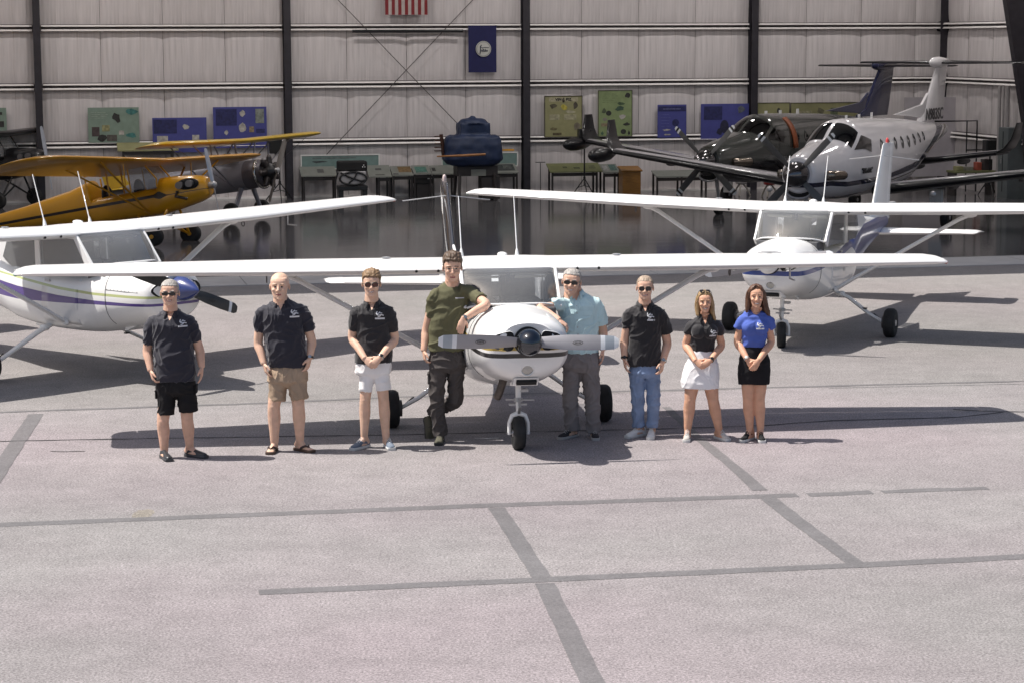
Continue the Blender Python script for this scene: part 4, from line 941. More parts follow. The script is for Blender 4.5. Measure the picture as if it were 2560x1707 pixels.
text('FIZ', 'poster_title', M_BLK, Matrix.Translation((.69, -.04, 1.045)) @ Matrix.Rotation(PI/2, 4, 'X'), .10, v, .002, sx=1.1, bold=.004)
flat('poster', 'tall framed light green poster with dark discs and a bird', 'poster', 2.07, 1.57, 3.06, 2.86, .2, M_PG2, M_FRD,
     [('picture', .78, .80, .96, .95, DK, 'j'), ('picture', .55, .66, .78, .76, (.06, .10, .05), 'j'), ('picture', .48, .54, .80, .66, (.05, .09, .06), 'j'), ('picture', .23, .45, .39, .56, DK, 'o'), ('picture', .10, .48, .24, .62, (.07, .09, .05), 'j'), ('picture', .62, .36, .82, .50, LT, 'j'), ('picture', .12, .32, .28, .42, (.20, .18, .16), 'j'), ('picture', .09, .22, .32, .29, TAN), ('picture', .66, .05, .82, .16, DK, 'o'), ('picture', .70, .22, .96, .31, DK, 'j'), ('picture', .24, .13, .60, .20, (.12, .15, .07), 'j'), ('picture', .07, .02, .18, .12, (.06, .12, .07), 'j'), ('picture', .24, .02, .48, .13, (.06, .13, .07), 'j'), ('picture', .86, .02, .95, .14, DK, 'j')]+prints(5, .12, .62, .74, .92, (.18, .23, .11)), bw=.014)
flat('display_board', 'narrow blue board with a dark title bar between the green poster and a propeller', 'board', 3.80, 1.52, 4.64, 2.44, .2, M_PB, None,
     [('title_block', .02, .80, .98, .95, DBL), ('title_line', .18, .855, .80, .885, (.16, .17, .34)), ('picture', .50, .34, .74, .56, DBL, 'o'), ('text_block', .14, .20, .48, .26, LT, 'j'), ('text_block', .16, .06, .46, .12, LT, 'j')]+prints(5, .12, .46, .34, .70, (.10, .105, .32)))
flat('display_board', 'wide blue board with navy square beside the right column', 'board', 5.07, 1.44, 6.48, 2.45, .2, M_PB, None,
     [('title_block', .06, .56, .44, .93, DBL), ('picture', .74, .72, .92, .95, (.10, .11, .14), 'j'), ('picture', .40, .18, .58, .55, (.02, .02, .05), 'o'), ('picture', .32, .10, .46, .34, (.02, .02, .05), 'j')])
flat('display_board', 'short olive board right of the column, above the dark aircraft', 'board', 6.73, 1.72, 7.70, 2.47, .2, M_PO, M_FRD, [('picture', .58, .55, .72, .80, DK, 'j'), ('picture', .1, .3, .4, .6, (.33, .31, .2))], bw=.012)
flat('display_board', 'long olive board right of the short one', 'board', 7.72, 1.68, 9.87, 2.46, .2, M_PO, M_FRD, [('picture', .36, .55, .48, .85, (.14, .13, .08), 'j'), ('picture', .56, .45, .66, .80, (.10, .12, .07)), ('picture', .06, .5, .3, .7, (.33, .31, .2))], bw=.012)
for s0, s1, lb in ((-6.29, -4.11, 'low teal panel with white frame left, showing an old aeroplane'), (-2.40, -.23, 'low teal panel with white frame behind the tarpaulin')):
    flat('information_board', lb, 'board', s0, .78, s1, 1.19, .25, pm('panel_teal', (.16, .24, .225), .5, var=.12), M_FRW, [('picture', .13, .42, .36, .62, (.05, .06, .06), 'j'), ('picture', .15, .72, .70, .80, (.12, .15, .145))], bw=.036)
flat('partition_board', 'tall pale partition board behind the white turboprop tail', 'board', 10.85, .35, 12.6, 2.60, 1.0, pm('board_lavender', (.42, .39, .415), .6, var=.05))

# flags
def flag(label, s0, z0, s1, z1, d, build):
    t = thing('flag', label, 'flag', W(s0, d, z1), WY); build(t, s1-s0, z1-z0); return t
def wavy(x0, x1, z0, z1, m, t, nm, y=0.0):
    n = 10; k = 6; vs = []
    for i in range(n+1):
        for j in range(k+1):
            x = lerp(x0, x1, i/n); z = lerp(z0, z1, j/k); vs.append((x, y-.025-.012*math.sin(x*14)*(1 if z < 0 else 1)*min(1, -z*2), z))
    o = MB().add(vs, [(i*(k+1)+j, (i+1)*(k+1)+j, (i+1)*(k+1)+j+1, i*(k+1)+j+1) for i in range(n) for j in range(k)]).build(nm, m, t, smooth=80); return o
M_FR, M_FW, M_FB = pm('flag_red', (.22, .025, .03), .8), pm('flag_white', (.48, .42, .40), .8), pm('flag_navy', (.012, .013, .075), .8)
def usf(t, w, h):
    for i in range(13): wavy(i*w/13, (i+1)*w/13, -h, 0 if i < 6 else -.0, M_FR if i % 2 == 0 else M_FW, t, 'stripe')
    wavy(0, w*7/13, -h*.40, 0, M_FB, t, 'canton', y=-.012)
flag('red and white striped flag hung vertically above the beam, its lower half in view', -3.92, 4.95, -2.75, 7.2, .3, usf)
def vaf(t, w, h):
    wavy(0, w, -h, 0, M_FB, t, 'cloth')
    c = (w*.53, -h*.50)
    n = 26; MB().prism([(c[0]+.215*math.cos(2*PI*i/n), c[1]+.215*math.sin(2*PI*i/n)) for i in range(n)], -.055, -.046).build('seal', pm('seal_white', (.50, .50, .47), .7), t)
    s = MB(); D_ = -.058
    def ln(pts, r): s.tube([(c[0]+x, D_, c[1]+z) for x, z in pts], r, 5)
    ln([(-.10, -.13), (-.08, -.02), (-.09, .05), (-.06, .11)], .016); ln([(-.09, .05), (-.02, .03), (.05, .04), (.15, .035)], .009); ln([(-.06, -.05), (.02, -.06), (.12, -.05)], .016); ln([(.05, .0), (.06, -.05)], .01); ln([(-.03, .0), (.02, -.03)], .012)
    s.build('seal_figure', pm('seal_ink', (.03, .035, .06), .7), t)
    MB().tube([(c[0]+.19*math.cos(2*PI*i/30), D_, c[1]+.19*math.sin(2*PI*i/30)) for i in range(31)], .004, 4).build('seal_ring', MATS['seal_ink'], t)
flag('navy flag with a white seal hung from the upper beam', -1.62, 3.38, -.83, 4.66, .26, vaf)
tb = MB().tube([(0, 0, 0), (3.05, 0, 0)], .042, 10).build('black_tube', M_BLK, smooth=50); tb.matrix_world = HX @ Matrix.Translation((-4.83, -.34, 4.51)); tag(tb, 'long black tube hung under the upper beam', 'tube')

# ------------------------------------------------------------------ things standing along the back wall
M_TBL = pm('table_grey_green', (.20, .21, .19), .5, var=.08); M_TBO = pm('table_olive', (.17, .18, .085), .5, var=.1); M_LEG = pm('table_leg_dark', (.03, .025, .025), .5)
def show_table(s0, s1, z0, z1, label, m, items, legs=(.08, .92), apron_=None, d=.55):
    w = s1-s0; t = thing('display_table', label, 'table', W(s0, d, 0), WY)
    pts = [(-.30, z0), (-.30, z0+.03), (.22, z1+.03), (.22, z1)]
    MB().prism(pts, 0, w, plane='yz').build('sloped_top', m, t)
    sl = math.atan2(z1-z0, .52)
    for nm, x0, x1, f0, f1, col in items:
        y0, y1 = lerp(-.30, .22, f0), lerp(-.30, .22, f1); zz = lambda f: lerp(z0, z1, f)+.033
        MB().add([(x0*w, y0, zz(f0)), (x1*w, y0, zz(f0)), (x1*w, y1, zz(f1)), (x0*w, y1, zz(f1))], [(0, 1, 2, 3)]).build(nm, pm('print_%02x%02x%02x' % tuple(int(c*255) for c in col), col, .6, var=.35, vs=14), t)
    for f in legs:
        for y in (-.24, .16): MB().box((f*w, y, (z0 if y < 0 else z1-.05)/2), (.05, .05, (z0 if y < 0 else z1-.05))).build('leg', M_LEG, t)
    MB().box2((legs[0]*w, -.26, z0-.10), (legs[-1]*w, -.22, z0-.01)).build('rail', M_LEG, t)
    return t
show_table(-6.34, -5.37, .62, .84, 'grey green sloped table under the left white-framed panel', M_TBL, [('exhibit', .48, .66, .3, .7, (.08, .08, .08))], (.08, .95))
show_table(-4.50, -3.87, .57, .85, 'pale sloped table right of the black backed cart', M_TBL, [('exhibit', .35, .62, .55, .72, (.07, .07, .07)), ('exhibit', .3, .7, .1, .2, (.09, .09, .08))], (.45, .9))
show_table(-3.85, -3.28, .60, .82, 'sloped table with a reddish patterned sheet', M_TBL, [('exhibit', .35, .98, .3, .9, (.17, .11, .05)), ('exhibit', .05, .3, .05, .2, (.08, .08, .08))], (.06, .94))
show_table(-3.26, -2.77, .63, .83, 'sloped table holding a teal folder', M_TBL, [('exhibit', .15, .8, .1, .8, (.07, .17, .14)), ('exhibit', .2, .75, .1, .2, (.40, .42, .40))], (.05, .95))
show_table(-2.75, -2.10, .62, .82, 'sloped grey table left of the tarpaulin stand', M_TBL, [('exhibit', .05, .2, .3, .7, DK)], (.05, .95))
show_table(-1.02, -.34, .62, .84, 'sloped table with a dark toolkit right of the tarpaulin', M_TBL, [('exhibit', .1, .9, .2, .9, (.04, .045, .045)), ('exhibit', .45, .8, .4, .8, (.20, .22, .21))], (.06, .94))
show_table(.47, 1.95, .64, .84, 'olive table behind the speaker tripod', M_TBO, [('exhibit', .28, .36, .4, .6, (.06, .07, .04)), ('exhibit', .48, .60, .3, .5, (.06, .07, .04)), ('exhibit', .78, .90, .3, .7, (.12, .13, .07))], (.05, .90), d=.9)
show_table(1.97, 2.46, .60, .80, 'small grey table left of the wooden lectern', M_TBL, [('exhibit', .1, .4, .2, .8, (.30, .30, .30)), ('exhibit', .5, .9, .2, .9, (.07, .12, .11))], (.08, .92), d=.9)
show_table(3.49, 4.99, .46, .60, 'long table with dark legs right of the wooden lectern', M_TBL, [], (.03, .50, .97), d=.9)
show_table(-11.2, -9.6, 1.38, 1.56, 'long olive grey shelf behind the dark wing', M_PO, [('exhibit', .5, .9, .4, .6, (.17, .18, .12))], (.1, .9), d=.6)
bx = thing('storage_box', 'black box under the sloped table with the teal folder', 'box', W(-2.98, .62, .0), WY)
MB().box((0, 0, .48), (.50, .35, .20)).build('body', M_DRK, bx, bevel=.01); MB().box((.16, -.178, .52), (.12, .004, .03)).build('badge', M_FRW, bx); MB().box((0, 0, .19), (.4, .3, .38)).build('crate', M_LEG, bx, bevel=.01)

# covered engine on its stand
M_TARP = pm('tarp_blue', (.009, .022, .066), .55, var=.2, vs=4, bump=.5, bs=7)
te = thing('covered_engine', 'aircraft engine hidden under a blue tarpaulin on a dark stand', 'engine', W(-1.9, 2.2, 0), WY)
b = MB()
b.loft([[Vector((.0+w_*math.copysign(abs(math.cos(a))**.6, math.cos(a)), w_*.75*math.copysign(abs(math.sin(a))**.6, math.sin(a)), z)) for a in [2*PI*i/28 for i in range(28)]] for z, w_ in ((.93, .45), (.97, .68), (1.12, .80), (1.50, .78), (1.70, .72), (1.75, .62))])
b.ell((.42, 0, 1.40), (.40, .45, .36)); b.ell((-.38, 0, 1.28), (.42, .45, .30)); b.box((.02, 0, 1.92), (.80, .70, .30)); b.lathe([(0, .44), (.10, .34), (.14, .12)], (.02, 0, 2.06), (0, 0, 1), 16); b.lathe([(0, .07), (.14, .07)], (.02, 0, 2.12), (0, 0, 1), 10)
me = blend(b, .03, 3)
for v_ in me.vertices: v_.co += v_.normal*.025*mnoise.noise(v_.co*5)
meshobj('tarpaulin', me, M_TARP, te)
sd_ = MB(); sd_.box((.08, 0, .80), (1.1, .6, .26)); 
for x in (-.40, .52):
    for y in (-.28, .28): sd_.bar((x, y, .75), (x*1.1, y*1.3, .02), .07)
sd_.box((.45, 0, .35), (.5, .5, .6)); sd_.build('stand', M_LEG, te, bevel=.01)
MB().box((.10, -.31, .76), (.40, .02, .17)).build('placard', M_TBL, te)
fn_ = MB()
for i in range(5): fn_.box((-.92, 0, 1.34+.095*i), (.20, .20, .028))
fn_.tube([(-.80, -.05, 1.22), (-.82, -.05, 1.5), (-.86, -.05, 1.78)], .05, 8); fn_.build('cylinder_fins', pm('fin_rust', (.07, .03, .022), .6, metal=.4), te)
MB().tube([(-1.1, -.74, 1.23), (-.3, -.80, 1.25), (.20, -.76, 1.27)], [.02, .035, .03], 8).build('wooden_bar', pm('wood_orange', (.30, .13, .04), .4), te, smooth=50)
MB().box((.90, -.05, 1.34), (.45, .03, .05)).build('yellow_bar', M_YEL, te)

# black backed cart with a white tub and cable coil
ct = thing('equipment_cart', 'black cart with a white tub wrapped in black hoses', 'cart', W(-5.07, 1.6, 0), WY)
MB().box((0, 0, .63), (.70, .45, .36)).build('tub', pm('tub_white', (.42, .41, .42), .5), ct, bevel=.03)
MB().box((0, 0, .945), (.78, .42, .27)).build('instrument_case', M_DRK, ct, bevel=.04)
hs = MB(); hs.tube([(.36*math.cos(a), -.25, .62+.17*math.sin(a)) for a in [2*PI*i/24 for i in range(25)]], .028, 8); hs.tube([(-.34, -.25, .78), (-.1, -.27, .66), (.2, -.26, .55), (.36, -.25, .58)], .026, 8); hs.tube([(.1, -.26, .78), (.05, -.27, .66), (-.12, -.26, .50)], .026, 8); hs.tube([(-.40, -.2, .78), (-.46, -.2, .6), (-.48, -.2, .42)], .022, 8)
hs.build('hose', M_BLK, ct, smooth=60)
kn = MB(); [kn.ell((.26+.03*i, -.22, .92+.05*(i % 2)), (.016, .01, .016), n=8, k=6) for i in range(3)]; kn.build('knob', M_FRW, ct)
MB().box((0, 0, .36), (.78, .48, .12)).build('shelf', M_BLK, ct, bevel=.01)
for x in (-.32, .32): MB().box((x, 0, .16), (.13, .40, .32)).build('leg', M_BLK, ct, bevel=.01)

# speaker on tripod, speaker at the left column, stands, lectern
def tripod(label, s, d, h, spread=.36, name='tripod_stand', cat='stand'):
    t = thing(name, label, cat, W(s, d, 0), WY)
    MB().tube([(0, 0, .30), (0, 0, h)], .022, 8).build('pole', M_BLK, t, smooth=50)
    for k in range(3):
        a = 2*PI*k/3+.5; MB().tube([(0, 0, .50), (spread*math.cos(a), spread*math.sin(a), .02)], .016, 6).tube([(0, 0, .30), (spread*.55*math.cos(a), spread*.55*math.sin(a), .24)], .01, 6).build('leg', M_BLK, t)
    MB().lathe([(0, .035), (.06, .035)], (0, 0, .48), (0, 0, 1), 10).build('collar', M_BLK, t)
    return t
def speaker(label, s, d, z):
    t = thing('loudspeaker', label, 'speaker', W(s, d, z), WY)
    MB().box((0, 0, .21), (.34, .30, .42)).build('cabinet', M_BLK, t, bevel=.02); MB().box((0, -.155, .21), (.29, .012, .36)).build('grille', M_DRK, t); MB().lathe([(0, .03), (.03, .03)], (0, 0, -.03), (0, 0, 1), 10).build('socket', M_BLK, t)
tripod('black tripod holding a loudspeaker in front of the olive table', 1.36, 1.5, 1.42)
speaker('black loudspeaker on the tripod above the olive table', 1.36, 1.5, 1.43)
tripod('black tripod beside the left dark column', -6.95, 1.1, 1.2, .42)
speaker('black loudspeaker left of the column behind the biplane propeller', -7.05, 1.1, 1.28)
speaker('black loudspeaker near the right wall', 12.05, 4.2, 1.10)
tripod('black stand carrying the loudspeaker near the right wall', 12.05, 4.2, 1.10, .3)
mc = thing('music_stand', 'thin black stand with a small flat top by the column', 'stand', W(.26, .9, 0), WY)
MB().tube([(0, 0, .02), (0, 0, .90)], .012, 6).build('pole', M_BLK, mc); MB().box((0, 0, .92), (.26, .12, .018)).build('top', M_BLK, mc); MB().lathe([(0, .13), (.02, .12), (.03, .02)], (0, 0, 0), (0, 0, 1), 14).build('foot', M_BLK, mc)
lc = thing('lectern', 'orange wooden lectern below the black wing', 'lectern', W(2.62, 1.6, 0), WY)
M_WD = pm('wood_amber', (.30, .14, .03), .4, var=.2, vs=5, stretch=(1, 1, 6), coat=.3)
MB().box((0, 0, .36), (.52, .42, .72)).build('body', M_WD, lc, bevel=.01); MB().box((0, 0, .74), (.60, .50, .04), Matrix.Rotation(.2, 3, 'X')).build('top', M_WD, lc, bevel=.008); MB().box((0, 0, .03), (.56, .46, .06)).build('plinth', M_LEG, lc)
# right corner: wall posts, frame, clutter
cb_ = thing('wall_cabinet', 'tall grey locker on the right wall', 'cabinet', W(12.12, 5.4, 0), WY)
MB().box((0, 0, .95), (.5, .6, 1.9)).build('body', pm('locker_grey', (.10, .115, .12), .5), cb_, bevel=.01); MB().box((-.255, 0, 1.0), (.012, .02, 1.6)).build('door_gap', M_DRK, cb_); MB().box((-.26, .08, 1.0), (.02, .03, .12)).build('handle', M_HUB, cb_)
pp = MB()
for y, r in ((-.0, .05), (-.25, .035), (-.5, .06)): pp.tube([(0, y, .02), (0, y, 3.0)], r, 10)
o = pp.build('wall_conduit', pm('conduit_grey', (.30, .28, .28), .4), smooth=50); o.matrix_world = HX @ Matrix.Translation((12.15, -4.5, 0)); tag(o, 'grey vertical conduits on the right wall', 'pipes')
ra = MB(); ra.tube([(-.9, 0, 2.0), (.35, 0, 2.0), (.35, 0, .05)], .025, 8); ra.tube([(.05, 0, 2.0), (.05, 0, .05)], .02, 8); ra.tube([(.05, 0, 1.2), (.6, 0, 1.2)], .02, 8)
o = ra.build('pipe_frame', M_BLK, smooth=50); o.matrix_world = HX @ Matrix.Translation((11.75, -3.2, 0)); tag(o, 'thin black pipe frame near the right wall', 'frame')
wbn = thing('workbench', 'cluttered olive workbench near the right wall', 'bench', W(11.6, 4.0, 0), WY)
MB().box((0, 0, .66), (1.2, .6, .06)).build('top', M_TBO, wbn, bevel=.01)
for x in (-.55, .55): MB().box((x, 0, .32), (.06, .5, .63)).build('leg', M_LEG, wbn)
for i, (x, w_, h_, c) in enumerate(((-.40, .2, .12, OLV), (-.12, .22, .10, (.25, .24, .20)), (.16, .14, .22, (.35, .08, .05)), (.42, .25, .30, (.05, .04, .04)))):
    o = MB().box((x, -.05, .69+h_/2), (w_, .25, h_)).build('bench_tool', pm('tool_%d' % i, c, .5, var=.2), None, bevel=.015); o.matrix_world = HX @ Matrix.Translation((11.6, -4.0, .003)); tag(o, ['olive box on the left of the workbench', 'grey tray on the workbench', 'red bottle on the workbench', 'dark bag at the right end of the workbench'][i], 'tool')
for i, (s_, d, c, lb) in enumerate(((6.1, 3.2, (.25, .03, .03), 'red wheeled tug under the black wing'), (5.5, 2.6, (.25, .24, .24), 'grey wheeled jack under the black wing'))):
    t = thing('ground_jack', lb, 'jack', W(s_, d, 0), WY)
    MB().box((0, 0, .42), (.28, .2, .16)).build('head', pm('jack_%d' % i, c, .5), t, bevel=.03)
    for a in (0, 2.1, 4.2): MB().tube([(0, 0, .40), (.16*math.cos(a), .16*math.sin(a), .22), (.26*math.cos(a), .26*math.sin(a), .02)], .025, 8).build('leg', pm('jack_leg', (.3, .28, .25), .5), t)
# ------------------------------------------------------------------ people
FPX = 5487.9
def skin(name, c):
    m = pm(name, c, .55, var=.10, vs=14, spec=.35)
    b = m.node_tree.nodes['Principled BSDF']; b.inputs['Subsurface Weight'].default_value = .12; b.inputs['Subsurface Radius'].default_value = (.02, .008, .004); b.inputs['Subsurface Scale'].default_value = .6
    return m
def cloth(name, c, var=.12, rough=.85, bump=.35, bs=26, sheen=.0):
    return pm(name, c, rough, var=var, vs=7, bump=bump, bs=bs, spec=.25, sheen=sheen)
SK_A, SK_B, SK_C = skin('skin_fair', (.70, .455, .335)), skin('skin_ruddy', (.66, .41, .30)), skin('skin_tan', (.65, .365, .245))
M_LIP = pm('lips', (.36, .13, .11), .45); M_EYEW = pm('eye_white', (.38, .35, .33), .3); M_IRIS = pm('iris', (.03, .025, .02), .2); M_TEETH = pm('teeth', (.72, .68, .62), .3)
M_SHADE = pm('sunglass_lens', (.012, .011, .011), .06, spec=.6); M_SHADER = pm('sunglass_lens_brown', (.075, .018, .012), .08, spec=.6); M_FRAME = pm('spectacle_frame', (.02, .018, .016), .3)
NAVY = cloth('polo_navy', (.022, .021, .032), rough=.7, sheen=.35); BLACKP = cloth('polo_black', (.022, .020, .023), rough=.7, sheen=.35)
M_LOGO = pm('logo_print', (.66, .66, .68), .7, var=.03)

def hand(mb, w, d, n, size=1.0, curl=.5, side=1, spread=.10, thumb=1.0):
    """palm, four unequal jointed fingers and a thumb; d = toward the fingers, n = palm normal, side = thumb side"""
    d = Vector(d).normalized(); n = Vector(n); n = (n-d*n.dot(d)).normalized(); a = d.cross(n)*side
    w = Vector(w); L = .088*size
    mb.tube([w-d*.02, w+d*.015, w+d*L*.5, w+d*L*.95, w+d*L*1.06], [(.026*size, .020*size), (.031*size, .018*size), (.041*size, .0165*size), (.042*size, .0145*size), (.034*size, .010*size)], 12, up=a)
    for i, (off, ln, r) in enumerate(((.031, .074, .0098), (.0105, .083, .0102), (-.0105, .077, .0098), (-.0305, .060, .0088))):
        p = w+d*L*(1.0 if i < 3 else .93)+a*off*size; fd = (d+a*spread*off*12).normalized(); pts = [p-fd*.03*size, p]; ang = 0
        for k, f in enumerate((.44, .31, .25)):
            ang += curl*(.55, .8, .55)[k]*(1+.12*i)
            v = fd*math.cos(ang)+n*math.sin(ang); p = p+v*ln*size*f; pts.append(p)
        mb.tube(pts, [r*size*1.05, r*size*1.08, r*size*1.0, r*size*.95, r*size*.78], 8, up=a)
    p = w+d*.018*size+a*.026*size+n*.004; v1 = (d*.62+a*.72*thumb+n*.25).normalized(); v2 = (d*.88+a*.30*thumb+n*.32).normalized()
    mb.tube([p-v1*.02*size, p, p+v1*.036*size, p+v1*.036*size+v2*.030*size, p+v1*.036*size+v2*.052*size], [.014*size, .0155*size, .0135*size, .0115*size, .0085*size], 8)

def head_prims(mb, M, hs, wide=1.0, female=False):
    """skull, face, nose, lips, ears in head space (eye line at z=0, face toward -y) placed by M"""
    h = MB()
    h.ell((0, .014, .038), (.074*wide, .094, .082), n=20, k=12)
    rings = []
    for z, w, yf, yb in ((-.118, .022, -.082, -.045), (-.110, .034, -.092, -.03), (-.094, .046, -.095, -.01), (-.070, .055, -.094, .01), (-.04, .062, -.093, .03), (-.01, .067, -.092, .05), (.02, .070, -.092, .06), (.05, .070, -.088, .06), (.075, .062, -.074, .05)):
        if female and z < -.03: w *= .90
        ring = []
        for j in range(18):
            a = 2*PI*j/18; c, s_ = math.cos(a), math.sin(a); yc, yh = (yf+yb)/2, (yb-yf)/2
            ring.append(Vector((w*wide*math.copysign(abs(c)**.85, c), yc+yh*math.copysign(abs(s_)**.8, s_), z)))
        rings.append(ring)
    h.loft(rings)
    h.tube([(0, -.086, .012), (0, -.098, -.010), (0, -.112, -.032), (0, -.104, -.042)], [.008, .0095, .0125, .010], 8)
    for s_ in (-1, 1):
        h.ell((s_*.012, -.098, -.037), (.0085, .010, .008), n=8, k=6)
        h.ell((s_*.076*wide, .012, -.010), (.009, .017, .030), Matrix.Rotation(s_*.25, 3, 'Z'), n=10, k=8)
        h.ell((s_*.032, -.084, .020), (.026, .011, .007), n=10, k=6)
        h.ell((s_*.043, -.076, -.030), (.020, .018, .016), n=10, k=6)
    h.ell((0, -.092, -.0655), (.021, .009, .0065), n=10, k=6); h.ell((0, -.090, -.0775), (.018, .010, .0075), n=10, k=6)
    h.ell((0, -.086, -.106), (.020, .014, .013), n=10, k=6)
    h.tube([(0, .028, -.02), (0, .022, -.09), (0, .030, -.17)], [.062, .061, .070] if not female else [.049, .045, .050], 14)
    h.xf(M @ Matrix.Scale(hs, 4)); o = len(mb.v); mb.v += h.v; mb.f += [[i+o for i in f] for f in h.f]; mb.m += h.m

def wrinkle(me, amp, seed, zs=1.0, drape=None):
    """soft folds pushed along the normals; drape adds diagonal pulls across the cloth"""
    o = Vector((seed*3.1, seed*1.7, seed*.9)); n = len(me.vertices)
    co = np.empty(n*3); me.vertices.foreach_get('co', co); co = co.reshape(-1, 3)
    no = np.empty(n*3); me.vertices.foreach_get('normal', no); no = no.reshape(-1, 3)
    f = np.empty(n)
    for i in range(n):
        c = Vector(co[i])
        a = mnoise.noise(Vector((c.x*7+c.z*2.5, c.y*7, c.z*4.0*zs))+o)
        w = mnoise.noise(Vector((c.x*3, c.y*3, c.z*3))+o*3)*2.2
        r = 1-abs(mnoise.noise(Vector((c.x*9-c.z*6+w, c.y*8, c.z*4.5*zs+c.x*3+w))+o*2))*2.6
        f[i] = a*.8+max(0, r)**2*1.15-.35+mnoise.noise(c*26+o)*.22
    co += no*(amp*f)[:, None]
    me.vertices.foreach_set('co', co.ravel()); me.update()
def ribbon(bv, pts, w, M_, off=.003):
    """flat strokes laid on a garment seen from the front; pts in (x, z)"""
    mb = MB()
    P = []
    for i in range(len(pts)-1):
        for j in range(4): P.append(Vector(pts[i]).lerp(Vector(pts[i+1]), j/4))
    P.append(Vector(pts[-1])); vs = []
    for i, p in enumerate(P):
        t = (P[min(i+1, len(P)-1)]-P[max(i-1, 0)]).normalized(); n = Vector((-t.y, t.x))
        for s_ in (-1, 1):
            q = p+n*s_*w/2; h = bv.ray_cast(Vector((q.x, -1, q.y)), Vector((0, 1, 0)))[0]
            vs.append((q.x, (h.y if h else -.1)-off, q.y))
    M_.add(vs, [(2*i, 2*i+1, 2*i+3, 2*i+2) for i in range(len(P)-1)])

def logo_on(bv, parent, cx, cz, s, bar_only=False):
    m = MB()
    if not bar_only:
        for pts, w in (([(-.55, .95), (-.75, .45), (-.35, .10)], .16), ([(.05, .85), (-.30, .45), (-.75, .40)], .13), ([(-.1, .62), (.55, .55)], .12), ([(-.35, .10), (.35, .22), (.85, .05)], .16), ([(.35, .22), (-.05, -.18), (-.45, -.30)], .15)):
            ribbon(bv, [(cx+x*s, cz+z*s) for x, z in pts], w*s*1.35, m)
    ribbon(bv, [(cx-s*1.05, cz-.62*s), (cx+s*1.05, cz-.62*s)], (.36 if not bar_only else .22)*s, m, .0035)
    return m.build('printed_logo', M_LOGO, parent)

def shoe(mb, sole, toe, heel_z, ang, L, w=.047, h=.075, flat=False):
    """upper into mb, sole into sole; toe direction ang (0 = toward the camera, + = to the right)"""
    c = Vector(toe); R = Matrix.Rotation(ang, 3, 'Z'); f = lambda x, y, z: c+R @ Vector((x, y, z))
    prof = [(-.5, .55), (-.47, .85), (-.30, 1.0), (-.08, .86), (.15, .72), (.35, .78), (.46, .68), (.5, .40)]
    outl = [(w*a, L*y) for y, a in prof]+[(-w*a, L*y) for y, a in reversed(prof)]
    sole.loft([[f(x*k, y*(1+.01*(k-1)), z) for x, y in outl] for z, k in ((.0, .93), (.006, 1.04), (.026, 1.04), (.030, .97))])
    rings = []
    for y, a, z in ((-.48, .50, .042), (-.42, .80, .055), (-.30, .93, .062), (-.12, .86, h*.95), (.05, .76, h*1.12), (.20, .74, h*1.25), (.36, .76, h*1.25), (.46, .60, h*1.15)):
        rings.append([f(w*a*math.cos(q)*(1.0), L*y, .018+(z-.018)*max(0, math.sin(q))**.7 if math.sin(q) > 0 else .018+.01*math.sin(q)) for q in [2*PI*i/16 for i in range(16)]])
    mb.loft(rings)

